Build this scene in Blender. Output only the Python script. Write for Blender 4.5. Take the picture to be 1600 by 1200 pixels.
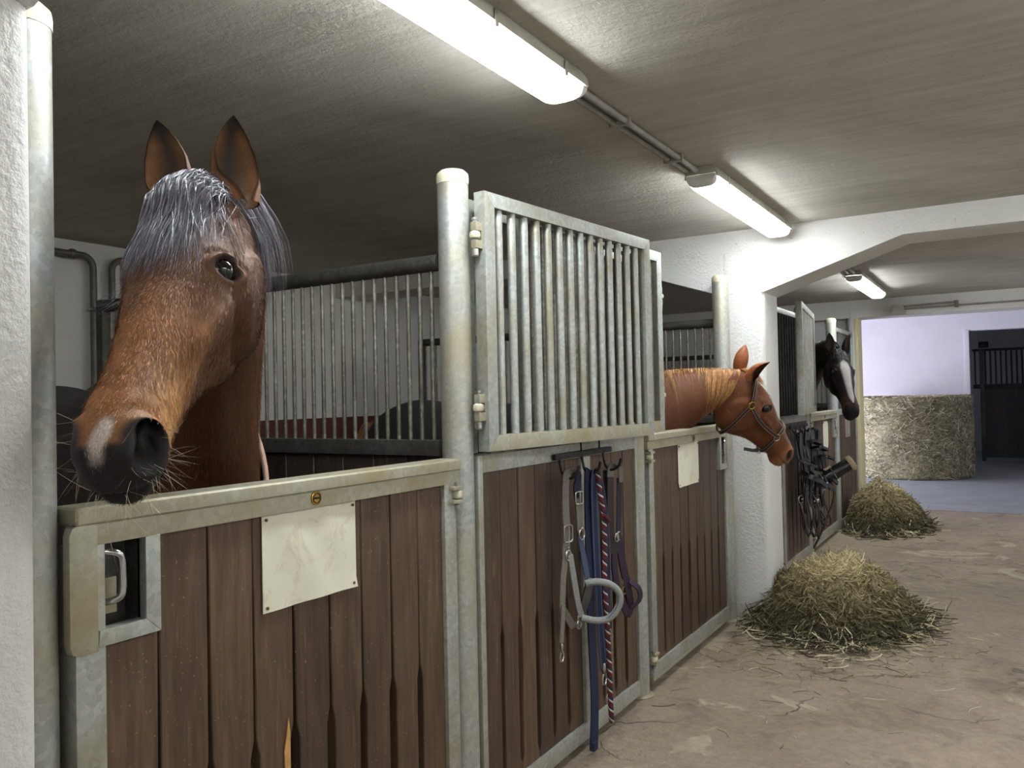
import bpy, bmesh, math, random
import numpy as np
from mathutils import Vector, Matrix

random.seed(7)
rng = np.random.default_rng(7)
for o in list(bpy.data.objects):
    bpy.data.objects.remove(o)
scene = bpy.context.scene
COL = scene.collection

# ------------------------------------------------------------------ camera
YAW, PITCH, ROLL = 0.54970, 0.017566, -0.02141
CAM = Vector((1.6208, 0.0, 1.5))
Fw = Vector((-math.sin(YAW) * math.cos(PITCH), math.cos(YAW) * math.cos(PITCH), math.sin(PITCH)))
Rt = Vector((math.cos(YAW), math.sin(YAW), 0))
Up = Rt.cross(Fw)
cr, sr = math.cos(ROLL), math.sin(ROLL)
Rr, Ur = cr * Rt + sr * Up, -sr * Rt + cr * Up
cd = bpy.data.cameras.new('camera')
cam = bpy.data.objects.new('camera', cd)
COL.objects.link(cam)
cd.sensor_width = 36.0
cd.lens = 1265.5 * 36.0 / 1600.0
cd.clip_start = 0.05
cam.matrix_world = Matrix(((Rr.x, Ur.x, -Fw.x, CAM.x), (Rr.y, Ur.y, -Fw.y, CAM.y), (Rr.z, Ur.z, -Fw.z, CAM.z), (0, 0, 0, 1)))
scene.camera = cam

# ------------------------------------------------------------------ world, daylight, exposure
scene.view_settings.view_transform = 'Standard'
scene.view_settings.look = 'None'
scene.view_settings.gamma = 1.0
scene.view_settings.use_curve_mapping = False
scene.view_settings.exposure = 0.80
wd = bpy.data.worlds.new('world')
scene.world = wd
wd.use_nodes = True
wd.node_tree.nodes['Background'].inputs[0].default_value = (0.62, 0.76, 1.0, 1)
wd.node_tree.nodes['Background'].inputs[1].default_value = 1.0
scene.cycles.max_bounces = 6; scene.cycles.diffuse_bounces = 4; scene.cycles.glossy_bounces = 2; scene.cycles.transmission_bounces = 2
scene.cycles.caustics_reflective = False; scene.cycles.caustics_refractive = False; scene.cycles.adaptive_threshold = 0.02; scene.cycles.use_light_tree = False
LAMP = 21.0          # brightness of the fluorescent diffusers
al = bpy.data.lights.new('daylight', 'AREA')     # daylight entering by the open yard door of the cross passage
al.shape = 'RECTANGLE'; al.size = 3.4; al.size_y = 2.2; al.energy = 190; al.color = (0.77, 0.81, 1.0)
alo = bpy.data.objects.new('daylight', al)
COL.objects.link(alo)
alo.location = (-3.55, 13.9, 1.25)
alo.rotation_euler = (math.radians(90), 0, math.radians(-90))

# ------------------------------------------------------------------ helpers
def lin(c):
    return tuple((v / 12.92 if v <= 0.04045 else ((v + 0.055) / 1.055) ** 2.4) for v in c)
def rgb(r, g, b):
    return lin((r / 255, g / 255, b / 255))

class MB:
    def __init__(s):
        s.v, s.f = [], []
    def add(s, vs, fs):
        o = len(s.v)
        s.v += [tuple(map(float, p)) for p in vs]
        s.f += [tuple(i + o for i in f) for f in fs]
        return s
    def box(s, x0, x1, y0, y1, z0, z1):
        return s.add([(x0, y0, z0), (x1, y0, z0), (x1, y1, z0), (x0, y1, z0), (x0, y0, z1), (x1, y0, z1), (x1, y1, z1), (x0, y1, z1)],
                     [(0, 3, 2, 1), (4, 5, 6, 7), (0, 1, 5, 4), (1, 2, 6, 5), (2, 3, 7, 6), (3, 0, 4, 7)])
    def prism(s, poly, ax, a0, a1):
        # poly in the two axes other than ax (cyclic order), extruded along ax
        n = len(poly)
        def pt(q, a):
            if ax == 0: return (a, q[0], q[1])
            if ax == 1: return (q[0], a, q[1])
            return (q[0], q[1], a)
        vs = [pt(q, a0) for q in poly] + [pt(q, a1) for q in poly]
        fs = [tuple(range(n))[::-1], tuple(range(n, 2 * n))] + [(i, (i + 1) % n, n + (i + 1) % n, n + i) for i in range(n)]
        return s.add(vs, fs)
    def tube(s, pts, r, n=10, closed=False, flat=None):
        P = [Vector(p) for p in pts]
        m = len(P)
        rs = r if hasattr(r, '__len__') else [r] * m
        vs, fs = [], []
        ref = None
        for i in range(m):
            if closed: t = P[(i + 1) % m] - P[i - 1]
            else: t = P[min(i + 1, m - 1)] - P[max(i - 1, 0)]
            t = t.normalized() if t.length > 1e-9 else Vector((0, 0, 1))
            if ref is None:
                ref = Vector((0, 0, 1)) if abs(t.z) < .9 else Vector((1, 0, 0))
            a = (ref - t * ref.dot(t))
            a = a.normalized() if a.length > 1e-6 else t.orthogonal().normalized()
            ref = a
            b = t.cross(a)
            for k in range(n):
                th = 2 * math.pi * k / n
                vs.append(P[i] + rs[i] * (math.cos(th) * a + math.sin(th) * b))
        for i in range(m if closed else m - 1):
            j = (i + 1) % m
            for k in range(n):
                fs.append((i * n + k, i * n + (k + 1) % n, j * n + (k + 1) % n, j * n + k))
        if not closed:
            fs.append(tuple(range(n))[::-1]); fs.append(tuple(range((m - 1) * n, m * n)))
        return s.add(vs, fs)
    def strap(s, pts, w, th, wdir=(0, 1, 0)):
        # flat band: w wide along wdir (made perpendicular to the path), th thick
        P = [Vector(p) for p in pts]; m = len(P)
        W = [Vector(d) for d in wdir] if hasattr(wdir[0], '__len__') else [Vector(wdir)] * m
        vs, fs = [], []
        for i in range(m):
            t = (P[min(i + 1, m - 1)] - P[max(i - 1, 0)]).normalized()
            a = W[i] - t * W[i].dot(t)
            a = a.normalized() if a.length > 1e-6 else t.orthogonal().normalized()
            b = t.cross(a)
            for (p, q) in ((-1, -1), (1, -1), (1, 1), (-1, 1)):
                vs.append(P[i] + a * p * w / 2 + b * q * th / 2)
        for i in range(m - 1):
            for k in range(4):
                fs.append((i * 4 + k, i * 4 + (k + 1) % 4, i * 4 + 4 + (k + 1) % 4, i * 4 + 4 + k))
        fs.append((3, 2, 1, 0)); fs.append(tuple(range(4 * m - 4, 4 * m)))
        return s.add(vs, fs)
    def lathe(s, prof, c=(0, 0, 0), n=20, axis=2):
        vs, fs = [], []
        for (r, z) in prof:
            for k in range(n):
                th = 2 * math.pi * k / n
                a, b = r * math.cos(th), r * math.sin(th)
                q = {2: (a, b, z), 1: (a, z, b), 0: (z, a, b)}[axis]
                vs.append((c[0] + q[0], c[1] + q[1], c[2] + q[2]))
        m = len(prof)
        for i in range(m - 1):
            for k in range(n):
                fs.append((i * n + k, i * n + (k + 1) % n, (i + 1) * n + (k + 1) % n, (i + 1) * n + k))
        fs.append(tuple(range(n))[::-1]); fs.append(tuple(range((m - 1) * n, m * n)))
        return s.add(vs, fs)
    def torus(s, c, R, r, ax=0, n=20, k=8, sq=None, rot=None):
        pts = []
        for i in range(n):
            th = 2 * math.pi * i / n
            a, b = R * math.cos(th), R * math.sin(th)
            if sq: b *= sq
            q = {0: Vector((0, a, b)), 1: Vector((a, 0, b)), 2: Vector((a, b, 0))}[ax]
            if rot: q = rot @ q
            pts.append(Vector(c) + q)
        return s.tube(pts, r, k, closed=True)
    def build(s, name, mat, parent=None, bevel=0.0, smooth=True, ang=40, seg=2):
        me = bpy.data.meshes.new(name)
        bm = bmesh.new()
        bv = [bm.verts.new(p) for p in s.v]
        for f in s.f:
            try: bm.faces.new([bv[i] for i in f])
            except ValueError: pass
        bmesh.ops.recalc_face_normals(bm, faces=bm.faces)
        if bevel > 0:
            es = [e for e in bm.edges if len(e.link_faces) == 2 and e.calc_face_angle(0) > math.radians(35)]
            bmesh.ops.bevel(bm, geom=es, offset=bevel, segments=seg, affect='EDGES', profile=.7, clamp_overlap=True)
        bm.to_mesh(me); bm.free()
        return mkobj(name, me, mat, parent, smooth, ang)

def mkobj(name, me, mat, parent=None, smooth=True, ang=40):
    if mat is not None and not me.materials: me.materials.append(mat)
    if smooth:
        me.polygons.foreach_set('use_smooth', [True] * len(me.polygons))
        if ang < 180: me.set_sharp_from_angle(angle=math.radians(ang))
    o = bpy.data.objects.new(name, me)
    COL.objects.link(o)
    if parent is not None: o.parent = parent
    return o

def fast_mesh(name, V, Q):
    V = np.asarray(V, np.float32).reshape(-1, 3); Q = np.asarray(Q, np.int32)
    me = bpy.data.meshes.new(name)
    me.vertices.add(len(V)); me.vertices.foreach_set('co', V.ravel())
    k = Q.shape[1]
    me.loops.add(Q.size); me.loops.foreach_set('vertex_index', Q.ravel())
    me.polygons.add(len(Q)); me.polygons.foreach_set('loop_start', np.arange(0, Q.size, k, dtype=np.int32))
    me.update(calc_edges=True)
    return me

def ribbons(name, P, w, side, taper=True):
    """P (N,K,3) strand points, w (N,) widths, side (N,K,3) unit width directions -> mesh of narrow bands"""
    N, K, _ = P.shape
    prof = np.ones(K)
    if taper: prof = np.interp(np.linspace(0, 1, K), [0, .6, 1], [1, .8, .12])
    off = side * (w[:, None] * prof[None, :] * .5)[:, :, None]
    V = np.stack([P - off, P + off], 2).reshape(-1, 3)
    i = np.arange(N)[:, None] * (K * 2) + np.arange(K - 1)[None, :] * 2
    Q = np.stack([i, i + 1, i + 3, i + 2], -1).reshape(-1, 4)
    return fast_mesh(name, V, Q)

def rot_perp(P, seed=0):
    """random unit directions perpendicular to strands"""
    T = np.gradient(P, axis=1)
    T /= np.linalg.norm(T, axis=2, keepdims=True) + 1e-9
    r = np.random.default_rng(seed).normal(size=(P.shape[0], 1, 3))
    s = r - (r * T).sum(2, keepdims=True) * T
    return s / (np.linalg.norm(s, axis=2, keepdims=True) + 1e-9)

def tag(o, label, cat, group=None, kind=None):
    o['label'] = label
    if cat: o['category'] = cat
    if group: o['group'] = group
    if kind: o['kind'] = kind
    return o
def thing(name, label, cat, loc=(0, 0, 0), rz=0.0, group=None):
    o = bpy.data.objects.new(name, None)
    COL.objects.link(o)
    o.empty_display_size = .1
    o.location = loc; o.rotation_euler = (0, 0, rz)
    return tag(o, label, cat, group)
def struct(o, label=None):
    o['kind'] = 'structure'
    if label: o['label'] = label
    return o
def dupe(o, loc, parent=None):
    c = o.copy(); COL.objects.link(c); c.location = loc; c.parent = parent if parent else o.parent
    return c
def cr_path(pts, n=8):
    """Catmull-Rom through points"""
    P = [np.array(p, float) for p in pts]
    P = [2 * P[0] - P[1]] + P + [2 * P[-1] - P[-2]]
    out = []
    for i in range(1, len(P) - 2):
        for k in range(n):
            t = k / n
            out.append(.5 * ((2 * P[i]) + (P[i + 1] - P[i - 1]) * t + (2 * P[i - 1] - 5 * P[i] + 4 * P[i + 1] - P[i + 2]) * t * t + (-P[i - 1] + 3 * P[i] - 3 * P[i + 1] + P[i + 2]) * t ** 3))
    out.append(P[-2])
    return [tuple(q) for q in out]

# ------------------------------------------------------------------ materials
class NT:
    def __init__(s, name):
        s.m = bpy.data.materials.new(name); s.m.use_nodes = True
        s.t = s.m.node_tree; s.b = s.t.nodes['Principled BSDF']
    def n(s, typ, **kw):
        nd = s.t.nodes.new(typ)
        for k, v in kw.items():
            if k.startswith('i_'):
                key = k[2:]
                nd.inputs[int(key) if key.isdigit() else key].default_value = v
            else: setattr(nd, k, v)
        return nd
    def l(s, a, b): s.t.links.new(a, b)
    def coord(s, scale=(1, 1, 1), kind='Object', rand=False):
        tc = s.n('ShaderNodeTexCoord'); mp = s.n('ShaderNodeMapping'); mp.inputs['Scale'].default_value = scale
        s.l(tc.outputs[kind], mp.inputs['Vector'])
        if rand:
            oi = s.n('ShaderNodeObjectInfo'); mu = s.n('ShaderNodeMath', operation='MULTIPLY', i_1=37.0)
            s.l(oi.outputs['Random'], mu.inputs[0]); s.l(mu.outputs[0], mp.inputs['Location'])
        return mp.outputs[0]
    def noise(s, vec, scale, detail=4, rough=.55, dist=0.0):
        nd = s.n('ShaderNodeTexNoise'); nd.inputs['Scale'].default_value = scale; nd.inputs['Detail'].default_value = detail
        nd.inputs['Roughness'].default_value = rough; nd.inputs['Distortion'].default_value = dist
        s.l(vec, nd.inputs['Vector']); return nd.outputs['Fac']
    def ramp(s, fac, stops):
        r = s.n('ShaderNodeValToRGB'); e = r.color_ramp.elements
        while len(e) < len(stops): e.new(.5)
        for el, (p, c) in zip(e, stops):
            el.position = p; el.color = (*c, 1) if len(c) == 3 else c
        s.l(fac, r.inputs[0]); return r.outputs[0]
    def mix(s, fac, a, b, mode='MIX'):
        m = s.n('ShaderNodeMix', data_type='RGBA', blend_type=mode)
        for v, i in ((fac, 0), (a, 6), (b, 7)):
            if hasattr(v, 'links') or hasattr(v, 'is_linked'): s.l(v, m.inputs[i])
            elif i == 0: m.inputs[0].default_value = v
            else: m.inputs[i].default_value = (*v, 1)
        return m.outputs[2]
    def bump(s, h, strength=.3, dist=.01, prev=None):
        b = s.n('ShaderNodeBump'); b.inputs['Strength'].default_value = strength; b.inputs['Distance'].default_value = dist
        s.l(h, b.inputs['Height'])
        if prev is not None: s.l(prev, b.inputs['Normal'])
        s.l(b.outputs[0], s.b.inputs['Normal']); return b.outputs[0]
    def base(s, c):
        if hasattr(c, 'is_linked'): s.l(c, s.b.inputs['Base Color'])
        else: s.b.inputs['Base Color'].default_value = (*c, 1)
    def pr(s, rough=None, metal=None, **kw):
        if rough is not None:
            if hasattr(rough, 'is_linked'): s.l(rough, s.b.inputs['Roughness'])
            else: s.b.inputs['Roughness'].default_value = rough
        if metal is not None: s.b.inputs['Metallic'].default_value = metal
        for k, v in kw.items(): s.b.inputs[k].default_value = v
        return s.m

def m_plain(name, c, rough=.6, metal=0.0, var=.12, scale=20, bump=0.0, **kw):
    t = NT(name); v = t.coord()
    f = t.noise(v, scale, 5)
    t.base(t.ramp(f, [(.3, tuple(x * (1 - var) for x in c)), (.7, tuple(min(1, x * (1 + var)) for x in c))]))
    if bump: t.bump(f, bump, .004)
    return t.pr(rough, metal, **kw)

def m_galv(name, c1, c2, dirt, amount=.5, rough=.42, metal=.55):
    t = NT(name); v = t.coord(rand=True)
    sp = t.n('ShaderNodeTexVoronoi'); sp.inputs['Scale'].default_value = 70; t.l(v, sp.inputs['Vector'])
    sepr = t.n('ShaderNodeSeparateColor'); t.l(sp.outputs['Color'], sepr.inputs[0])
    a = t.ramp(sepr.outputs[0], [(0, c1), (1, c2)])
    big = t.noise(v, 4.5, 6, .62)
    d = t.ramp(big, [(.60 - amount * .4, (0, 0, 0)), (.86 - amount * .2, (1, 1, 1))])
    c = t.mix(d, a, dirt)
    fine = t.noise(v, 160, 3)
    spk = t.ramp(fine, [(.62, (0, 0, 0)), (.72, (.35, .35, .35))])
    t.base(t.mix(spk, c, tuple(x * .45 for x in dirt)))
    rr = t.n('ShaderNodeMapRange'); rr.inputs['To Min'].default_value = rough - .08; rr.inputs['To Max'].default_value = rough + .2
    t.l(big, rr.inputs[0])
    t.bump(fine, .12, .002)
    return t.pr(rr.outputs[0], metal)

def m_wood(name, dark, mid, light, scratch=.5, rough=.55):
    t = NT(name)
    v = t.coord((14, 14, 1.1), rand=True); v2 = t.coord((1, 1, 1), rand=True); v3 = t.coord((60, 60, 2.5), rand=True)
    g = t.noise(v, 3.0, 7, .6, .6)
    c = t.ramp(g, [(.25, dark), (.52, mid), (.8, light)])
    oi = t.n('ShaderNodeObjectInfo')
    hv = t.n('ShaderNodeHueSaturation'); mr = t.n('ShaderNodeMapRange'); mr.inputs['To Min'].default_value = .7; mr.inputs['To Max'].default_value = 1.3
    t.l(oi.outputs['Random'], mr.inputs[0]); t.l(mr.outputs[0], hv.inputs['Value']); t.l(c, hv.inputs['Color'])
    s1 = t.noise(v3, 1.0, 5, .7)
    m = t.ramp(s1, [(.58, (0, 0, 0)), (.65, (scratch, scratch, scratch))])
    patch = t.ramp(t.noise(v2, 5, 3), [(.5, (0, 0, 0)), (.62, (1, 1, 1))])
    mm = t.n('ShaderNodeMath', operation='MULTIPLY'); t.l(m, mm.inputs[0]); t.l(patch, mm.inputs[1])
    c2 = t.mix(mm.outputs[0], hv.outputs[0], rgb(150, 118, 86))
    dustn = t.ramp(t.noise(v2, 120, 2), [(.68, (0, 0, 0)), (.74, (.6, .6, .6))])
    t.base(t.mix(dustn, c2, rgb(165, 140, 110)))
    t.bump(g, .25, .004, t.bump(s1, .3, .002))
    return t.pr(rough, 0.0)

def m_plaster(name, c, stain, amount=.35, bscale=55, bstr=.35, big=1.2, rough=.85):
    t = NT(name); v = t.coord()
    f = t.noise(v, big, 6, .62, .4)
    c1 = t.ramp(f, [(.35, c), (.5 + .3 * (1 - amount), tuple(a * (1 - amount) + b * amount for a, b in zip(c, stain))), (.95, stain)])
    sp = t.ramp(t.noise(v, 38, 2), [(.72, (0, 0, 0)), (.77, (.6, .6, .6))])
    t.base(t.mix(sp, c1, tuple(x * .6 for x in stain)))
    h = t.noise(v, bscale, 5, .6)
    t.bump(h, bstr, .012)
    return t.pr(rough)

M = {}
M['white'] = m_plaster('white_plaster', rgb(226, 225, 222), rgb(196, 188, 176), .22, 60, .55, 1.6)
M['white_far'] = m_plaster('far_plaster', rgb(222, 214, 220), rgb(196, 186, 190), .3, 40, .3, 1.3)
M['cream'] = m_plaster('cream_plaster', rgb(232, 220, 178), rgb(206, 186, 140), .3, 50, .3)
M['back'] = m_plaster('stall_plaster', rgb(226, 224, 218), rgb(196, 190, 178), .3, 45, .4, 1.1)
M['maroon'] = m_plaster('maroon_paint', rgb(96, 50, 42), rgb(70, 38, 32), .4, 60, .3)

# ceiling: board-marked concrete, grimy
t = NT('ceiling_concrete'); v = t.coord(); vs = t.coord((.55, 2.6, 1)); vst = t.coord((.6, 9, 1))
f1 = t.noise(v, .8, 6, .65, .5); f2 = t.noise(vst, 2.2, 6, .65, .3)
ca = t.ramp(f1, [(.3, rgb(210, 206, 198)), (.5, rgb(192, 187, 177)), (.72, rgb(156, 150, 140))])
cb = t.ramp(f2, [(.3, rgb(204, 198, 188)), (.7, rgb(142, 136, 126))])
c = t.mix(.35, ca, cb)
sp = t.ramp(t.noise(v, 60, 3), [(.66, (0, 0, 0)), (.72, (.45, .45, .45))])
t.base(t.mix(sp, c, rgb(60, 54, 48)))
h1 = t.bump(t.noise(v, 48, 5, .65), .5, .012); t.bump(f2, .15, .02, h1)
M['ceiling'] = t.pr(.9)

# floor: trodden dusty concrete with cracks and worn patches
t = NT('dusty_floor'); v = t.coord(); vst = t.coord((1, 3.0, 1))
f = t.noise(v, .9, 7, .62, .8)
c = t.ramp(f, [(.28, rgb(128, 112, 97)), (.5, rgb(148, 132, 114)), (.72, rgb(166, 150, 130))])
pt = t.noise(v, 1.7, 5, .55, 1.2)
pm = t.ramp(pt, [(.60, (0, 0, 0)), (.625, (.75, .75, .75)), (.70, (.6, .6, .6)), (.715, (0, 0, 0))])
c = t.mix(pm, c, rgb(180, 166, 140))
dk = t.ramp(t.noise(v, 3.1, 6, .7, .6), [(.52, (0, 0, 0)), (.68, (.7, .7, .7))])
c = t.mix(dk, c, rgb(104, 90, 76))
wv = t.n('ShaderNodeVectorMath', operation='ADD'); wn = t.n('ShaderNodeTexNoise'); wn.inputs['Scale'].default_value = 2.5; wn.inputs['Detail'].default_value = 6
t.l(v, wn.inputs['Vector']); ws = t.n('ShaderNodeVectorMath', operation='SCALE'); ws.inputs['Scale'].default_value = .55
t.l(wn.outputs['Color'], ws.inputs[0]); t.l(v, wv.inputs[0]); t.l(ws.outputs[0], wv.inputs[1])
vo = t.n('ShaderNodeTexVoronoi', feature='DISTANCE_TO_EDGE'); vo.inputs['Scale'].default_value = .85; t.l(wv.outputs[0], vo.inputs['Vector'])
ck = t.ramp(vo.outputs['Distance'], [(0, (.8, .8, .8)), (.007, (0, 0, 0))])
brk = t.ramp(t.noise(v, 1.1, 2), [(.45, (0, 0, 0)), (.58, (1, 1, 1))])
ckm = t.n('ShaderNodeMath', operation='MULTIPLY'); t.l(ck, ckm.inputs[0]); t.l(brk, ckm.inputs[1])
gr = t.ramp(t.noise(v, 22, 6, .75, .4), [(.3, (.80,) * 3), (.7, (1.18,) * 3)])
c = t.mix(1.0, c, gr, 'MULTIPLY')
c = t.mix(ckm.outputs[0], c, rgb(70, 60, 52))
spk = t.ramp(t.noise(v, 70, 3), [(.66, (0, 0, 0)), (.74, (.5, .5, .5))])
t.base(t.mix(spk, c, rgb(184, 166, 136)))
inv = t.n('ShaderNodeMath', operation='SUBTRACT', i_0=1.0); t.l(ckm.outputs[0], inv.inputs[1])
b1 = t.bump(inv.outputs[0], .7, .02); b2 = t.bump(pt, .8, .05, b1); b3 = t.bump(t.noise(v, 9, 7, .65), .75, .04, b2); t.bump(t.noise(v, 90, 4, .6), .35, .006, b3)
M['floor'] = t.pr(.72)
M['concrete'] = m_plaster('grey_concrete', rgb(150, 152, 156), rgb(112, 112, 114), .45, 30, .4, 2.2, .6)
M['litter'] = m_plain('litter', rgb(150, 128, 86), .95, 0, .4, 30, .8)

GD = rgb(158, 148, 118)
M['galv'] = m_galv('galvanised_steel', rgb(168, 172, 168), rgb(192, 195, 190), GD, .45)
M['galv_dirty'] = m_galv('galvanised_steel_dusty', rgb(166, 166, 154), rgb(186, 184, 170), rgb(160, 148, 114), .8, .5, .4)
M['galv_post'] = m_galv('galvanised_post', rgb(166, 170, 168), rgb(190, 194, 190), rgb(176, 166, 138), .5, .42, .5)
M['dark_steel'] = m_galv('dull_shaded_steel', rgb(74, 74, 70), rgb(96, 95, 90), rgb(60, 56, 48), .5, .5, .5)  # dull steel; its dark tone also shades the fixed grille bars
M['bar_steel'] = m_galv('worn_shaded_bar_steel', rgb(120, 116, 106), rgb(160, 156, 144), rgb(96, 88, 74), .5, .4, .6)  # worn steel; its darker tone also shades the second grille's bars
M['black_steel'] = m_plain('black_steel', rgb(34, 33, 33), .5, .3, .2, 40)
M['chrome'] = m_plain('chrome', rgb(205, 205, 205), .16, 1.0, .05)
M['nickel'] = m_plain('nickel', rgb(190, 188, 180), .28, 1.0, .08)
M['brass'] = m_plain('brass', rgb(196, 158, 78), .3, 1.0, .1)
M['rust'] = m_plain('rust', rgb(120, 92, 62), .8, .2, .25, 60, .3)
M['wood'] = m_wood('stained_planks', rgb(58, 43, 33), rgb(86, 66, 50), rgb(112, 89, 69))
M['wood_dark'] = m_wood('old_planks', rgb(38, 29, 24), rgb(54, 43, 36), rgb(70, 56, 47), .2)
M['raw_wood'] = m_plain('raw_wood', rgb(206, 154, 96), .7, 0, .15, 30)
M['hole'] = m_plain('unlit_inside', rgb(22, 20, 18), .9)
M['cap'] = m_plain('plastic_cap', rgb(206, 200, 176), .55, 0, .1, 30)
M['lamp_body'] = m_plain('lamp_body', rgb(176, 172, 160), .6, 0, .15, 12)
M['pvc'] = m_plain('grey_conduit', rgb(150, 146, 138), .55, 0, .2, 25)
M['iron_pipe'] = m_plain('iron_pipe', rgb(104, 100, 92), .5, .35, .25, 14, .1)
# paper plate with scuffs
t = NT('scuffed_sheet'); v = t.coord()
f = t.noise(v, 9, 7, .7, 1.5)
t.base(t.mix(t.ramp(f, [(.54, (0, 0, 0)), (.63, (.28, .28, .28)), (.72, (.06, .06, .06))]), rgb(226, 222, 200), rgb(170, 156, 120)))
t.bump(t.noise(v, 14, 4), .25, .006)
M['sheet'] = t.pr(.45)
# lamp diffuser
t = NT('lit_diffuser'); t.base((.9, .9, .9))
t.b.inputs['Emission Color'].default_value = (.93, .985, 1.0, 1); t.b.inputs['Emission Strength'].default_value = LAMP
M['diffuser'] = t.pr(.4)
M['lens'] = m_plain('clear_lens', rgb(225, 225, 220), .25, 0, .05)

# ------------------------------------------------------------------ the setting
ZC = 2.60      # ceiling height
XB, XR = -3.6, 3.5
YN, YF = -4.5, 16.9
COLS = [(0.34, 0.74), (5.46, 5.86), (10.57, 10.97)]
def slab(name, b, mat, bevel=0.0, label=None, parent=None):
    o = MB().box(*b).build(name, mat, parent, bevel=bevel)
    if parent is None: struct(o, label)
    return o
slab('floor', (-.12, XR, YN, 11.3, -.1, 0), M['floor'], 0, 'dusty brown trodden concrete aisle floor')
slab('floor_passage', (XB, XR + 3, 11.3, 22.5, -.1, .004), M['concrete'], 0, 'smooth grey concrete floor of the far cross passage')
slab('floor_stalls', (XB, -.12, YN, 11.3, -.1, .02), M['litter'], 0, 'straw coloured bedding floor inside the stalls')
slab('ceiling_passage', (XB - .2, XR + 3.2, 10.9, 22.7, 3.02, 3.15), M['ceiling'], 0, 'higher concrete ceiling of the far cross passage')
slab('ceiling', (XB - .2, XR + 3.2, YN - .2, 10.98, ZC, ZC + .5), M['ceiling'], 0, 'grimy grey concrete ceiling')
slab('wall_back', (XB - .2, XB, YN, 11.9, 0, ZC), M['back'], 0, 'off white plastered wall behind the stalls')
slab('trim_1', (XB, XB + .015, YN, 10.97, 0, 1.36), M['maroon'], 0, 'maroon painted dado on the wall behind the stalls')
slab('wall_right', (XR, XR + .2, YN, 11.0, 0, ZC), M['white'], 0)
slab('wall_near', (XB, XR, YN - .2, YN, 0, ZC), M['white'], 0)
slab('wall_stall_end', (XB, -.04, 10.75, 10.97, 0, ZC), M['white'], 0)
slab('wall_passage_right', (XR + 3, XR + 3.2, 11, 22.5, 0, 3.05), M['white_far'], 0)
slab('wall_passage_left', (XB - .2, XB, 15.9, 22.5, 0, 3.05), M['white_far'], 0)
# far wall with doorway at x 1.0 .. 2.5
fw = MB()
fw.box(XB, .985, YF, YF + .22, 0, 3.05).box(2.6, XR + 3, YF, YF + .22, 0, 3.05).box(.985, 2.6, YF, YF + .22, 2.55, 3.05)
struct(fw.build('wall_far', M['white_far']), 'lilac tinged white wall behind the round bale')
slab('trim_2', (.955, 1.03, YF - .02, YF + .24, 0, 2.56), M['white_far'], .004)
slab('wall_above_yard_door', (XB - .2, XB, 11.9, 15.9, 2.4, 3.05), M['white_far'])
slab('wall_far_room', (-1, XR + 3, 22.3, 22.5, 0, 3.05), M['back'])

def column(name, y0, y1, x0, x1, mat, label):
    r = .045
    poly = []
    for cx, cy, a0 in ((x1 - r, y1 - r, 0), (x0 + r, y1 - r, 90), (x0 + r, y0 + r, 180), (x1 - r, y0 + r, 270)):
        for k in range(5):
            a = math.radians(a0 + 22.5 * k); poly.append((cx + r * math.cos(a), cy + r * math.sin(a)))
    # slightly bumpy, worn towards the base
    zs = np.linspace(0, 2.45, 26); vs, fs = [], []; n = len(poly)
    for i, z in enumerate(zs):
        for k, (px, py) in enumerate(poly):
            s = 1 + .004 * math.sin(3.1 * z + k) + (-.05 * max(0, .10 - z) / .10)
            cxm, cym = (x0 + x1) / 2, (y0 + y1) / 2
            vs.append((cxm + (px - cxm) * s, cym + (py - cym) * s, z))
    for i in range(len(zs) - 1):
        for k in range(n): fs.append((i * n + k, i * n + (k + 1) % n, (i + 1) * n + (k + 1) % n, (i + 1) * n + k))
    mb = MB().add(vs, fs)
    return struct(mb.build(name, mat), label)
names = ['near the left edge of the picture', 'beside the chestnut horse', 'at the far end of the stalls']
for (y0, y1), nm in zip(COLS, names):
    column('column', y0, y1, -.04, .25 if y0 < 10 else .07, M['white'], 'white plastered column ' + nm)
    column('column', y0, y1, 3.2, 3.52, M['white'], 'white plastered column on the right side of the aisle')
for i, (y0, y1) in enumerate(COLS):
    lo = 2.45 if i < 2 else 2.385
    prof = [(XB, ZC + .02), (XR, ZC + .02), (XR, 2.17), (3.2, 2.17), (2.36, lo), (1.10, lo), (.25, 2.17), (-.04, 2.17), (-.88, lo), (XB, lo)]
    if i == 2: prof = [(XB, ZC + .02), (XR, ZC + .02), (XR, lo), (XB, lo)]
    o = MB().prism(prof, 1, y0 + .004, y1 - .004).build('trim_%d' % (3 + i), M['white'], bevel=.012)
    struct(o, 'white plastered cross beam with sloping haunches' if i < 2 else 'white plastered cross beam at the end of the stalls')
o = MB().box(.05, .082, COLS[2][0] - .005, COLS[2][0] + .3, 0, 2.385).build('trim_6', M['cream'], bevel=.004); struct(o, 'cream corner strip on the far column')  # thin strip in a cream tone along the column's aisle edge

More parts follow.
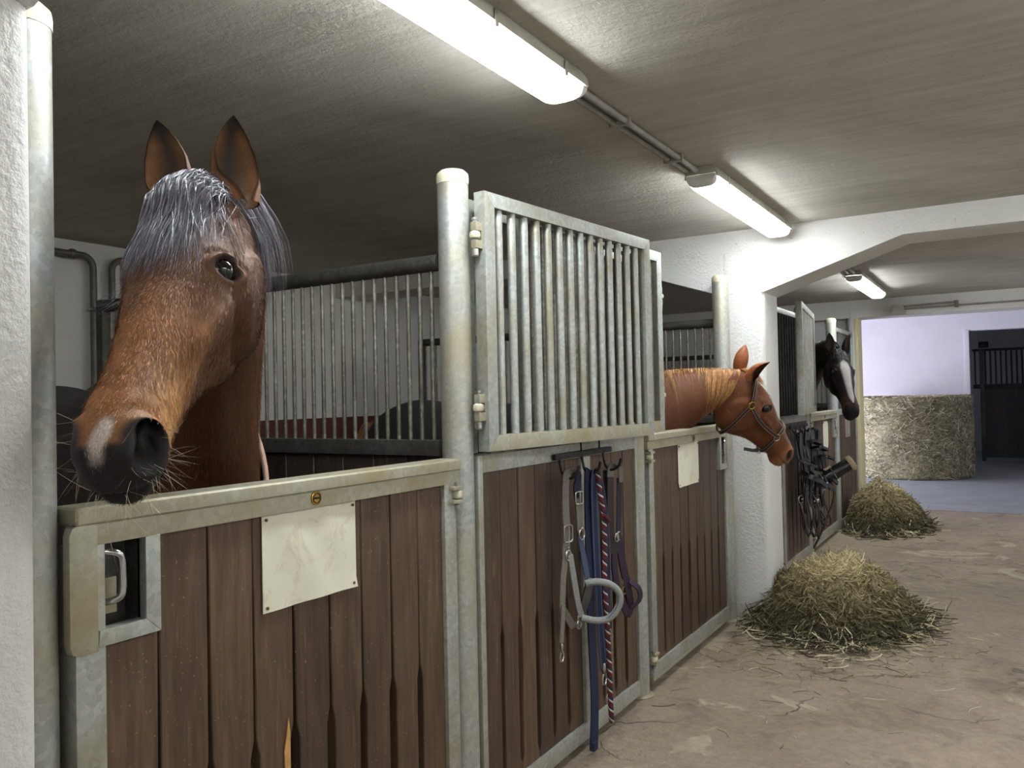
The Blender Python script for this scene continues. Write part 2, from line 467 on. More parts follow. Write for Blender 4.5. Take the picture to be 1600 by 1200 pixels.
# ------------------------------------------------------------------ posts
def post(y, label, h=2.27, x=0.0):
    t_ = thing('stall_post', label, 'post', (x, y, 0), 0, 'round galvanised stall posts')
    MB().lathe([(.054, 0.0), (.054, h)], n=28).build('pipe', M['galv_post'], t_)
    MB().lathe([(.0555, h - .028), (.0565, h - .006), (.054, h + .008), (.042, h + .019), (.02, h + .024), (.004, h + .025)], n=28).build('cap', M['cap'], t_)
    MB().lathe([(.075, 0), (.075, .008), (.058, .014)], n=28).build('base_plate', M['galv_dirty'], t_)
    return t_
post(.852, 'tall round galvanised post at the left, right beside the white column', 2.28, -.02)
post(2.28, 'round galvanised post between the bay horse door and the halter panel')
post(3.80, 'round galvanised post mostly behind the open grilles', 2.25)
post(5.33, 'round galvanised post behind the head of the chestnut horse, before the column')
post(7.77, 'round galvanised post beside the bridles at the farther stall')
post(9.27, 'round galvanised post just behind the dark horse with a blaze')

# ------------------------------------------------------------------ half doors, front panels
def plank_poly(u0, u1, z0, z1, slotL, slotR, gap=.0015, zs=.68, sw=.0135, zb=.16):
    a, b = u0 + gap, u1 - gap
    P = [(a + (sw if slotL else 0), z0), (b - (sw if slotR else 0), z0)] if False else [(a, z0), (b, z0)]
    if slotR: P += [(b, zb - .03), (b - sw, zb), (b - sw, zs - .045), (b - .003, zs)]
    P += [(b, z1), (a, z1)]
    if slotL: P += [(a + .003, zs), (a + sw, zs - .045), (a + sw, zb), (a, zb - .03)]
    return P

def planks(root, bounds, z0, z1, x0, x1, Y, slots, mat, tops=None, bottoms=None):
    for i in range(len(bounds) - 1):
        u0, u1 = bounds[i], bounds[i + 1]
        zt = tops.get(i, z1) if tops else z1
        poly = plank_poly(u0, u1, z0, zt, slots and i > 0, slots and i < len(bounds) - 2)
        poly = [(Y(u), z) for u, z in poly]
        dx = random.uniform(-.002, .002)
        MB().prism(poly, 0, x0 + dx, x1 + dx).build('plank', mat, root, bevel=.0025, seg=1, ang=30)

def hinge(root, Y, u, z, x=.05):
    """U bracket on the leaf, ball knuckle and bolt on the post"""
    h = MB()
    ya, yb = Y(u - .005), Y(u + .05)
    lo, hi = min(ya, yb), max(ya, yb)
    h.prism([(x - .02, z - .028), (x + .02, z - .028), (x + .02, z - .016), (x - .012, z - .016), (x - .012, z + .016), (x + .02, z + .016), (x + .02, z + .028), (x - .02, z + .028)], 1, lo, hi)
    hg = h.build('hinge', M['galv_dirty'], root, bevel=.003)
    c = (x + .003, Y(u + .036), z)
    MB().lathe([(.008, -.016), (.018, -.011), (.0215, 0), (.018, .011), (.008, .016)], c, 16).build('knuckle', M['cap'], hg)
    MB().lathe([(.0065, -.05), (.011, -.048), (.011, -.034), (.0075, -.032), (.0075, .033), (.011, .034), (.011, .042)], c, 12).build('bolt', M['nickel'], hg)

def half_door(y0, sgn, W, label, plate_u, plate_z=(.98, 1.222), plate_mat='sheet', rounded=False, chip=False, badge=True):
    root = thing('stall_door', label, 'stall door', (0, y0, 0), 0, 'wooden half doors of the stalls')
    Y = lambda u: sgn * u
    def bx(x0, x1, u0, u1, z0, z1):
        a, b = sorted((Y(u0), Y(u1)))
        return (x0, x1, a, b, z0, z1)
    g, gd = M['galv'], M['galv_dirty']
    b0 = .076
    n = 9
    bounds = [b0 + (W - .083 - b0) * i / n for i in range(n + 1)]
    planks(root, bounds, .09, 1.232, .004, .034, Y, True, M['wood'], tops={0: 1.02})
    # rail: rounded capping over a flat band
    MB().box(*bx(-.03, .058, .012, W, 1.264, 1.302)).build('top_cap', gd, root, bevel=.012, seg=3)
    MB().box(*bx(-.02, .05, .03, W, 1.222, 1.2655)).build('top_rail', gd, root, bevel=.003)
    MB().box(*bx(-.015, .046, .015, b0 + .002, .06, 1.225)).build('stile', g, root, bevel=.004)
    MB().box(*bx(-.015, .046, W - .085, W - .022, .06, 1.225)).build('stile', g, root, bevel=.004)
    MB().box(*bx(-.015, .046, b0, W - .085, .06, .128)).build('bottom_rail', g, root, bevel=.004)
    MB().tube([(.03, Y(.02), .05), (.03, Y(W - .02), .05)], .016, 12).build('bottom_tube', gd, root)
    # rounded strike plate over the handle stile
    pl = [(Y(u), z) for u, z in ((.0, 1.03), (.006, 1.015), (.02, 1.01), (.058, 1.01), (.058, 1.268), (.02, 1.268), (.006, 1.262), (.0, 1.248))]
    MB().prism(pl, 0, .03, .054).build('strike_plate', gd, root, bevel=.003)
    # recess with sloping frame for the latch handle
    u0, u1, z0, z1 = .058, .2, 1.017, 1.224
    iu0, iu1, iz0, iz1 = .062, .165, 1.05, 1.222
    fr = MB()
    fr.prism([(Y(u0), z0), (Y(u1), z0), (Y(iu1), iz0), (Y(iu0), iz0)], 0, .02, .052)
    fr.prism([(Y(u1), z0), (Y(u1), z1), (Y(iu1), iz1), (Y(iu1), iz0)], 0, .02, .052)
    rec = fr.build('handle_frame', g, root, bevel=.002)
    bk = MB()
    bk.box(*bx(-.028, -.022, iu0, iu1, iz0 - .01, iz1)).box(*bx(-.028, .03, iu0 - .004, iu0, iz0 - .01, iz1)).box(*bx(-.028, .03, iu1, iu1 + .004, iz0 - .01, iz1)).box(*bx(-.028, .03, iu0, iu1, iz0 - .014, iz0 - .01))
    bk.build('recess_box', M['dark_steel'], rec)
    MB().box(*bx(-.02, .012, iu0 + .002, iu0 + .062, iz0 + .02, iz0 + .095)).build('latch_plate', M['galv_dirty'], rec, bevel=.003)
    hp = cr_path([(-.005, Y(.064), 1.205), (.03, Y(.075), 1.206), (.05, Y(.1), 1.2), (.052, Y(.11), 1.185), (.052, Y(.112), 1.15), (.052, Y(.112), 1.125), (.05, Y(.106), 1.108), (.03, Y(.09), 1.1), (.0, Y(.082), 1.1)], 5)
    MB().tube(hp, .0075, 12).build('handle', M['chrome'], root)
    # sheet screwed to the planks
    pu0, pu1 = plate_u; pz0, pz1 = plate_z
    nx, nz = 12, 8; vs, fs = [], []
    for s_, off in ((1, .0), (-1, -.0025)):
        for i in range(nx + 1):
            for k in range(nz + 1):
                u = pu0 + (pu1 - pu0) * i / nx; z = pz0 + (pz1 - pz0) * k / nz
                if rounded:
                    cu, cz = (pu0 + pu1) / 2, (pz0 + pz1) / 2; hu, hz = (pu1 - pu0) / 2, (pz1 - pz0) / 2
                    du, dz = (u - cu) / hu, (z - cz) / hz
                    f_ = 1 - .12 * (abs(du) ** 6) * (abs(dz) ** 6)
                    u, z = cu + (u - cu) * f_, cz + (z - cz) * f_
                edge = min(i, nx - i) / nx
                xx = .0385 + .003 * math.sin(i * 1.1 + k * .7) * min(1, edge * 4) + (.006 * (i / nx) ** 6 if k == 0 else 0)
                vs.append((xx + off, Y(u), z))
    st = (nx + 1) * (nz + 1)
    for i in range(nx):
        for k in range(nz):
            a = i * (nz + 1) + k
            fs.append((a, a + nz + 1, a + nz + 2, a + 1)); fs.append((st + a + 1, st + a + nz + 2, st + a + nz + 1, st + a))
    rim = [i * (nz + 1) for i in range(nx + 1)] + [nx * (nz + 1) + k for k in range(1, nz + 1)] + [i * (nz + 1) + nz for i in range(nx - 1, -1, -1)] + [k for k in range(nz - 1, 0, -1)]
    for i in range(len(rim)):
        a, b = rim[i], rim[(i + 1) % len(rim)]
        fs.append((a, b, st + b, st + a))
    sh = MB().add(vs, fs).build('sheet', M[plate_mat], root); sh['label'] = 'blank scuffed off-white sheet'
    sc = MB()
    for u in (pu0 + .012, pu1 - .012):
        for z in (pz0 + .012, pz1 - .012):
            MB().lathe([(.003, .036), (.0045, .0425), (.003, .0445)], (0, Y(u), z), 8, 0).build('screw', M['rust'], sh)
    if badge:
        bd = MB().lathe([(.0185, .048), (.0185, .053), (.016, .0545), (.0155, .0535)], (0, Y(W * .5), 1.247), 24, 0).build('badge', M['brass'], root)
        MB().torus((.0545, Y(W * .5), 1.247), .0125, .0012, 0, 20, 6).build('badge_ring', M['black_steel'], bd)
        em = MB()
        for k_ in range(5): em.box(.053, .0552, *sorted((Y(W * .5) - .009 + .0037 * k_, Y(W * .5) - .0065 + .0037 * k_)), 1.2445, 1.2495)
        em.build('badge_lettering', M['black_steel'], bd)
    if chip:
        cp = [(Y(u), z) for u, z in ((.553, .62), (.562, .66), (.568, .70), (.573, .66), (.572, .45), (.562, .38), (.556, .45))]
        MB().prism(cp, 0, .0335, .0372).build('bare_wood_chip', M['raw_wood'], root)
    for z in (1.185, .16): hinge(root, Y, W - .055, z, .046)
    return root
half_door(.895, 1, 1.325, 'dark wooden half door in front of the nearest bay horse', (.49, .825), chip=True)
half_door(5.265, -1, 1.395, 'dark wooden half door under the neck of the chestnut horse', (.58, .925))
half_door(9.2, -1, 1.365, 'distant wooden half door below the dark horse with a blaze', (.46, .72), (.93, 1.2), rounded=True)

def grille_bars(root, us, z0, z1, Y, x, r, mat, name='bar'):
    first = None
    for u in us:
        if first is None:
            zr = z1 - z0
            first = MB().lathe([(r * .6, 0), (r, .006), (r, zr - .006), (r * .6, zr)], n=14).build(name, mat, root)
            first.location = (x, Y(u), z0)
        else: dupe(first, (x, Y(u), z0))

def front_panel(y0, y1, mids, label, nb=None, grille=True, slots=True, top=1.302):
    root = thing('stall_barrier', label, 'stall front', (0, y0, 0), 0, 'fixed wooden front panels between the stall doors')
    Y = lambda u: u
    W = y1 - y0
    g, gd = M['galv'], M['galv_dirty']
    edges = [.03] + mids + [W - .03]
    MB().box(-.02, .045, 0, .03, .05, top).build('upright', g, root, bevel=.003)
    MB().box(-.02, .045, W - .03, W, .05, top).build('upright', g, root, bevel=.003)
    MB().box(-.02, .045, .03, W - .03, 1.24, top).build('top_rail', g, root, bevel=.003)
    MB().box(-.02, .045, .03, W - .03, .035, .105).build('bottom_rail', g, root, bevel=.003)
    ms = []
    for m in mids:
        MB().box(-.012, .046, m - .045, m + .045, .105, 1.24).build('upright', g, root, bevel=.003)
    segs = []
    a = .03
    for m in mids: segs.append((a, m - .045)); a = m + .045
    segs.append((a, W - .03))
    for a, b in segs:
        n = max(2, round((b - a) / .137))
        planks(root, [a + (b - a) * i / n for i in range(n + 1)], .085, 1.25, .002, .032, Y, slots, M['wood'])
    if grille:
        z0, z1 = 1.31, 2.205
        MB().box(-.02, .02, .0, .04, z0, z1).build('grille_upright', g, root, bevel=.003)
        MB().box(-.02, .02, W - .04, W, z0, z1).build('grille_upright', g, root, bevel=.003)
        MB().box(-.02, .02, .04, W - .04, z1 - .045, z1).build('grille_rail', g, root, bevel=.003)
        n = int((W - .08) / .098)
        grille_bars(root, [.04 + (W - .08) * (i + 1) / (n + 1) for i in range(n)], z0 - .01, z1 - .04, Y, 0, .013, M['dark_steel'])  # fixed bars in darker steel, shade behind the open leaves put into colour
    return root
front_panel(2.335, 3.745, [.835], 'wooden front panel with the halters and lead ropes hanging on it')
front_panel(5.87, 7.715, [.9], 'farther wooden front panel with the black bridles hanging on it')
o4 = front_panel(9.325, 10.56, [], 'last short wooden front panel before the far column')
MB().box(.034, .052, .45, .49, .98, 1.235).box(.034, .052, .63, .67, .98, 1.235).box(.034, .052, .49, .63, .98, 1.02).build('latch_frame', M['galv'], o4, bevel=.003)
MB().box(.030, .036, .49, .63, 1.02, 1.235).build('latch_plate', M['galv_dirty'], o4)

def swing_grille(hx, hy, ex, ey, label, n=14, bmat='galv', zt=2.215, zb=1.318, flip=1, hinges=(2.06, 1.47)):
    dx, dy = ex - hx, ey - hy
    W = math.hypot(dx, dy)
    root = thing('swing_grille', label, 'grille', (hx, hy, 0), math.atan2(dy, dx) - math.pi / 2, 'hinged bar grilles swung open over the stall fronts')
    # local: +y along the leaf, x thickness
    g = M['galv']; t2 = .024
    MB().prism([(0, zb), (.055, zb + .055), (.055, zt - .05), (0, zt)], 0, -t2, t2).build('upright', g, root, bevel=.002)
    MB().prism([(W, zb), (W, zt), (W - .055, zt - .05), (W - .055, zb + .055)], 0, -t2, t2).build('upright', g, root, bevel=.002)
    MB().prism([(0, zt), (.055, zt - .05), (W - .055, zt - .05), (W, zt)], 0, -t2, t2).build('top_rail', g, root, bevel=.002)
    MB().prism([(0, zb), (W, zb), (W - .055, zb + .055), (.055, zb + .055)], 0, -t2, t2).build('bottom_rail', M['galv_dirty'], root, bevel=.002)
    us = [.055 + (W - .11) * (i + .62) / (n + .25) for i in range(n)]
    grille_bars(root, us, zb + .05, zt - .045, lambda u: u, 0, .0158, M[bmat])
    for z in hinges:
        h = MB().prism([(.006, z - .046), (.006, z + .046), (-.034, z + .046), (-.034, z + .016), (-.004, z + .016), (-.004, z - .016), (-.034, z - .016), (-.034, z - .046)], 0, -.012, .012).build('hinge', M['galv_dirty'], root, bevel=.003)
        MB().lathe([(.009, -.015), (.017, -.01), (.02, 0), (.017, .01), (.009, .015)], (0, -.026, z), 16).build('knuckle', M['cap'], h)
        MB().lathe([(.007, -.075), (.012, -.07), (.012, -.048), (.008, -.046), (.008, .05), (.011, .052), (.011, .06)], (0, -.026, z), 12).build('bolt', M['nickel'], h)
    return root
swing_grille(.083, 2.318, .205, 3.515, 'large bar grille in front, swung open over the halter panel')
swing_grille(.125, 3.865, .052, 2.60, 'bar grille behind the nearest one, its edge showing beside the chestnut neck', bmat='bar_steel', hinges=(2.0, 1.5))  # bars darkened in colour, as the shade behind the front grille
swing_grille(.085, 7.83, .235, 6.58, 'bar grille standing open beside the dark horse, above the bridles', hinges=(2.0, 1.5))

def partition(y, label, L, zt=1.98, zr=1.36):
    root = thing('stall_partition', label, 'partition', (-.06, y, 0), 0, 'barred partitions between neighbouring stalls')
    X = lambda s: -s
    MB().tube([(0, 0, zt), (-L, 0, zt)], .03, 16).build('top_tube', M['dark_steel'], root)
    MB().box(-L, 0, -.03, .03, zr - .055, zr).build('middle_rail', M['dark_steel'], root, bevel=.004)
    MB().box(-L - .05, -L, -.025, .025, 0.02, zt + .03).build('end_post', M['dark_steel'], root, bevel=.004)
    MB().box(-L, 0, -.03, .03, .04, .1).build('bottom_rail', M['dark_steel'], root, bevel=.004)
    n = int(L / .15)
    for i in range(n):
        a, b = -L + L * i / n, -L + L * (i + 1) / n
        MB().box(a + .0015, b - .0015, -.018, .018, .1, zr - .055).build('plank', M['wood_dark'], root, bevel=.003, seg=1)
    first = None
    for i in range(int(L / .0527)):
        x = -.04 - .0527 * i
        if first is None:
            first = MB().lathe([(.0078, 0), (.0078, zt - zr)], n=10).build('bar', M['bar_steel'], root); first.location = (x, 0, zr)
        else: dupe(first, (x, 0, zr))
    return root
partition(2.28, 'barred partition behind the nearest bay horse', 1.97)
partition(5.40, 'dark barred partition behind the chestnut horse', 2.48)
partition(10.35, 'barred partition at the end of the farthest stall', 2.48)

# ------------------------------------------------------------------ ceiling lamps and pipes
def lamp(x, y0, y1, label):
    root = thing('fluorescent_lamp', label, 'ceiling lamp', (x, y0, 2.6), 0, 'fluorescent tube lamps under the ceiling')
    L = y1 - y0
    # housing
    prof = [(-.084, -.058), (-.080, -.030), (-.06, 0), (.06, 0), (.080, -.030), (.084, -.058), (.076, -.058), (.070, -.040), (-.070, -.040), (-.076, -.058)]
    MB().prism(prof, 1, 0.012, L - .012).build('housing', M['lamp_body'], root, bevel=.002)
    # diffuser trough, rounded at its ends
    vs, fs = [], []
    ns = 12; st = [0, .012, .035, .07] + list(np.linspace(.12, L - .12, 6)) + [L - .07, L - .035, L - .012, L]
    for u in st:
        e = min(u, L - u); k = min(1.0, .62 + .38 * math.sqrt(min(1, e / .07)))
        for j in range(ns + 1):
            a = math.pi * j / ns
            cx = .073 * math.copysign(abs(math.cos(a)) ** .55, math.cos(a)); cz = -.045 - .060 * k * (math.sin(a) ** .6)
            vs.append((cx * (.96 + .04 * k), u, cz))
    m = ns + 1
    for i in range(len(st) - 1):
        for j in range(ns): fs.append((i * m + j, i * m + j + 1, (i + 1) * m + j + 1, (i + 1) * m + j))
        fs.append((i * m + ns, i * m, (i + 1) * m, (i + 1) * m + ns))
    lit = [i for i, u in enumerate(st) if .035 <= u <= L - .035]
    f_lit = [f for f in fs if all(lit[0] <= i // m <= lit[-1] for i in f)]
    f_end = [f for f in fs if f not in f_lit] + [tuple(range(m))[::-1], tuple(range((len(st) - 1) * m, len(st) * m))]
    def sub(faces):
        ids = sorted({i for f in faces for i in f}); mp = {a: b for b, a in enumerate(ids)}
        return MB().add([vs[i] for i in ids], [tuple(mp[i] for i in f) for f in faces])
    sub(f_lit).build('diffuser', M['diffuser'], root, ang=60)
    for near in (True, False):
        sub([f for f in f_end if (vs[f[0]][1] < L / 2) == near]).build('diffuser_end', M['lens'], root, ang=60)
    for u in (.18, L * .38, L * .62, L - .18):
        for sx in (-1, 1):
            MB().box(*sorted((sx * .0835, sx * .088)), u - .009, u + .009, -.075, -.025).build('clip', M['nickel'], root, bevel=.002)
    return root
lamp(.360, .91, 2.47, 'nearest and brightest fluorescent lamp cut by the top edge of the picture')
lamp(.385, 3.79, 5.37, 'middle fluorescent lamp ending at the white cross beam')
lamp(.44, 7.95, 9.60, 'farthest fluorescent lamp beyond the cross beam')
for y in (-3.0,): lamp(.390, y, y + 1.57, 'fluorescent lamp behind the viewer over the stall side')
for y, nm in zip((-2.6, 1.0, 3.8, 8.0), ('behind the viewer', 'level with the bay horse', 'level with the chestnut horse', 'level with the dark horse')): lamp(2.95, y, y + 1.57, 'fluorescent lamp above the right side of the aisle, ' + nm)

def pipe_thing(name, paths, r, mat, label, cat, clips=(), n=10):
    root = thing(name, label, cat, (0, 0, 0))
    for p in paths: MB().tube(p, r, n).build('tube', mat, root)
    for c in clips: MB().box(*c).build('clip', M['pvc'], root, bevel=.002)
    return root
def conduit(ya, yb, label, clips, xc=.34):
    pipe_thing('conduit', [[(xc - .025, ya, ZC - .018), (xc - .025, yb, ZC - .018)], [(xc + .025, ya, ZC - .02), (xc + .025, yb, ZC - .02)]], .0125, M['pvc'], label, 'conduit',
               [(xc - .045, xc + .045, y - .01, y + .01, ZC - .036, ZC - .001) for y in clips])
conduit(2.47, 3.79, 'pair of grey conduits between the nearest and the middle lamp', (2.95, 3.55))
conduit(5.87, 7.95, 'pair of grey conduits leading to the farthest lamp', (6.5, 7.6), .42)
jb = thing('junction_box', 'grey junction box with conduit at the end of the farthest lamp', 'junction box', (.56, 10.5, 2.45))
MB().box(-.09, .04, -.06, .06, -.06, .03).build('box', M['lamp_body'], jb, bevel=.008)
MB().tube([(.04, .03, .0), (.5, .03, .004), (.9, .03, .005), (2.7, .03, .012)], .011, 8).build('conduit', M['pvc'], jb)
MB().tube([(.02, .02, .03), (.6, .02, .045)], .012, 8).build('conduit', M['pvc'], jb)
MB().box(.56, .6, -.01, .06, -.02, .06).build('clip', M['iron_pipe'], jb, bevel=.003)
# heating pipes on the back wall
xp = XB + .06
def wall_pipe(y, ydir, label, z1=2.50):
    root = thing('wall_pipe', label, 'pipe', (0, 0, 0), 0, 'iron pipes on the wall behind the stalls')
    pts = [(xp, y + ydir * .9, z1), (xp, y + ydir * .08, z1)] + [(xp, y + ydir * .08 * (1 - math.sin(a)), z1 - .08 * (1 - math.cos(a))) for a in np.linspace(0.2, 1.57, 6)] + [(xp, y, .1)]
    MB().tube(pts, .022, 14).build('tube', M['iron_pipe'], root)
    for z in (2.15, 1.5): MB().torus((xp, y, z), .026, .01, 2, 16, 8).box(XB, xp, y - .008, y + .008, z - .008, z + .008).build('bracket', M['nickel'], root)
    MB().lathe([(.028, -.02), (.032, -.01), (.032, .01), (.028, .02)], (xp, y + ydir * .14, z1), 14, 1).build('coupling', M['iron_pipe'], root)
wall_pipe(3.13, -1, 'left vertical iron pipe bending away behind the post')
wall_pipe(3.26, 1, 'right vertical iron pipe bending behind the bay horse')
# ------------------------------------------------------------------ horses
HT = np.array([  # x, top, bottom, half width, lower taper
    (-.07, -.035, -.160, .050, .85), (-.03, -.012, -.185, .064, .80), (.00, .004, -.215, .074, .76), (.05, .020, -.258, .088, .70),
    (.10, .029, -.290, .098, .64), (.15, .031, -.302, .104, .58), (.20, .027, -.298, .106, .52), (.24, .020, -.280, .101, .48),
    (.28, .010, -.256, .090, .48), (.32, .001, -.232, .078, .52), (.37, -.009, -.215, .067, .60), (.42, -.019, -.203, .061, .66),
    (.46, -.027, -.196, .058, .74), (.50, -.034, -.191, .060, .80), (.54, -.040, -.190, .065, .82), (.575, -.046, -.195, .068, .80),
    (.600, -.054, -.196, .064, .76), (.618, -.066, -.190, .056, .72), (.630, -.082, -.180, .045, .70), (.637, -.104, -.168, .028, .68)])
HX = np.linspace(HT[0, 0], HT[-1, 0], 60)
def _smooth_tab(col):
    d = cr_path([(a, b, 0) for a, b in zip(HT[:, 0], HT[:, col])], 8)
    d = np.array(d); return np.interp(HX, d[:, 0], d[:, 1])
HTAB = [_smooth_tab(k) for k in range(1, 5)]
def hp(x): return [np.interp(x, HX, c) for c in HTAB]
def head_pt(x, phi, off=0.0):
    """surface point of the head in its own frame: x along the face, phi around (0 = top, + = left)"""
    top, bot, W, tl = hp(x)
    n = 2.35
    c, s = np.cos(phi), np.sin(phi)
    u = np.sign(c) * np.abs(c) ** (2 / n); v = np.sign(s) * np.abs(s) ** (2 / n)
    tap = np.where(u > .15, 1.0, 1 + (tl - 1) * np.clip((.15 - u) / 1.15, 0, 1))
    hh = (top - bot) / 2; zc = (top + bot) / 2
    return np.stack([x + 0 * phi, (W + off) * tap * v, zc + (hh + off) * u], -1)

def bez(P0, P1, P2, P3, t):
    t = np.asarray(t)[:, None]
    return (1 - t) ** 3 * P0 + 3 * (1 - t) ** 2 * t * P1 + 3 * (1 - t) * t * t * P2 + t ** 3 * P3
def unit(v): return np.asarray(v, float) / (np.linalg.norm(v) + 1e-12)
def sstep(a, b, x):
    t = np.clip((x - a) / (b - a), 0, 1); return t * t * (3 - 2 * t)
def vnoise(P, sc, seed=0):
    """cheap smooth value noise made of sines"""
    r = np.random.default_rng(seed); o = np.zeros(len(P))
    for k in range(7):
        d = r.normal(size=3); d /= np.linalg.norm(d)
        o += np.sin(P @ d * sc * (1 + .6 * k) + r.uniform(0, 6.28)) / (1 + .5 * k)
    return o / 3.2

def coat_mat(name, hi=.1, rough=.42, streak=.22):
    t = NT(name)
    at = t.n('ShaderNodeVertexColor', layer_name='Col')
    v = t.coord((1, 1, 1)); f = t.noise(v, 190, 4, .7, .8); f2 = t.noise(v, 16, 5, .6, .5)
    k = t.ramp(f, [(.3, (1 - streak,) * 3), (.7, (1 + streak,) * 3)])
    c = t.mix(1.0, at.outputs[0], k, 'MULTIPLY')
    k2 = t.ramp(f2, [(.3, (.86,) * 3), (.7, (1.12,) * 3)])
    t.base(t.mix(1.0, c, k2, 'MULTIPLY'))
    b = t.bump(f2, .15, .006); t.bump(f, .35, .003, b)
    t.b.inputs['Sheen Weight'].default_value = hi; t.b.inputs['Sheen Roughness'].default_value = .4
    return t.pr(rough, 0, **{'Specular IOR Level': .3})
M['coat'] = coat_mat('horse_coat', .0, .46)
t = NT('fine_coat_hair'); at = t.n('ShaderNodeVertexColor', layer_name='Col'); t.base(at.outputs[0]); M['fur'] = t.pr(.5, 0, **{'Specular IOR Level': .3})
t = NT('horse_eye'); t.base(rgb(18, 11, 8)); M['eye'] = t.pr(.05, 0, **{'Coat Weight': .5, 'Coat Roughness': .02, 'Specular IOR Level': .35})
def hair_mat(name, c, rough=.35, var=.35):
    t = NT(name); v = t.coord(); f = t.noise(v, 60, 3)
    t.base(t.ramp(f, [(.3, tuple(x * (1 - var) for x in c)), (.7, tuple(min(1, x * (1 + var)) for x in c))]))
    return t.pr(rough, 0, **{'Specular IOR Level': .7})
M['hair_grey'] = hair_mat('dark_grey_mane', rgb(112, 108, 118), .36)
M['hair_flax'] = hair_mat('flaxen_mane', rgb(196, 146, 92), .4, .3)
M['hair_black'] = hair_mat('black_mane', rgb(30, 28, 32), .35)
M['whisker'] = m_plain('whisker', rgb(206, 192, 170), .4)
M['rug_dark'] = m_plain('dark_rug', rgb(50, 44, 42), .85, 0, .2, 90, .3)
M['rug_grey'] = m_plain('charcoal_rug', rgb(52, 50, 50), .85, 0, .2, 90, .3)
M['piping'] = m_plain('rug_piping', rgb(176, 140, 122), .7, 0, .1, 60)

def loft(rings):
    m, n, _ = rings.shape
    V = rings.reshape(-1, 3)
    F = [(i * n + k, i * n + (k + 1) % n, (i + 1) * n + (k + 1) % n, (i + 1) * n + k) for i in range(m - 1) for k in range(n)]
    F.append(tuple(range(n))[::-1]); F.append(tuple(range((m - 1) * n, m * n)))
    return V, F

def make_ear(base, axis, opening, L, wmax):
    """cupped ear: outer and inner shells; returns verts, quads, flag(0 outer,1 inner), height 0..1"""
    a = unit(axis); o = unit(np.asarray(opening) - np.dot(opening, a) * a); s = np.cross(a, o)
    NU, NP = 26, 22
    us = np.linspace(0, 1, NU)
    wid = np.interp(us, [0, .06, .2, .4, .6, .78, .9, .97, 1], [.80, .86, .97, 1.0, .90, .64, .36, .14, .02]) * wmax
    hal = np.interp(us, [0, .12, .35, .7, 1], [172, 160, 118, 100, 92])
    V, fl, hh = [], [], []
    for shell in (0, 1):
        for u, w, h in zip(us, wid, hal):
            ph = np.radians(np.linspace(-h, h, NP))
            edge = np.abs(np.linspace(-1, 1, NP))
            th = .0055 * (1 - edge ** 4) * min(1, (1 - u) * 6 + .15)
            r = w - (th if shell else 0)
            dep = .62 + .25 * (1 - u)      # flatter than wide
            c = base + a * (u * L) + o * (-.010 * math.sin(u * 3.1) + .016 * u * u)
            p = c + (-np.cos(ph) * r * dep)[:, None] * o + (np.sin(ph) * r)[:, None] * s
            V.append(p); fl += [shell] * NP; hh += [u] * NP
    V = np.concatenate(V); Q = []
    st = NU * NP
    for i in range(NU - 1):
        for k in range(NP - 1):
            q = i * NP + k
            Q.append((q, q + 1, q + NP + 1, q + NP)); Q.append((st + q + NP, st + q + NP + 1, st + q + 1, st + q))
        for k in (0, NP - 1):
            q = i * NP + k; Q.append((q, q + NP, st + q + NP, st + q) if k else (st + q, st + q + NP, q + NP, q))
    e = np.tile(np.abs(np.linspace(-1, 1, NP)), NU * 2)
    return V, np.array(Q), np.array(fl), np.array(hh), e

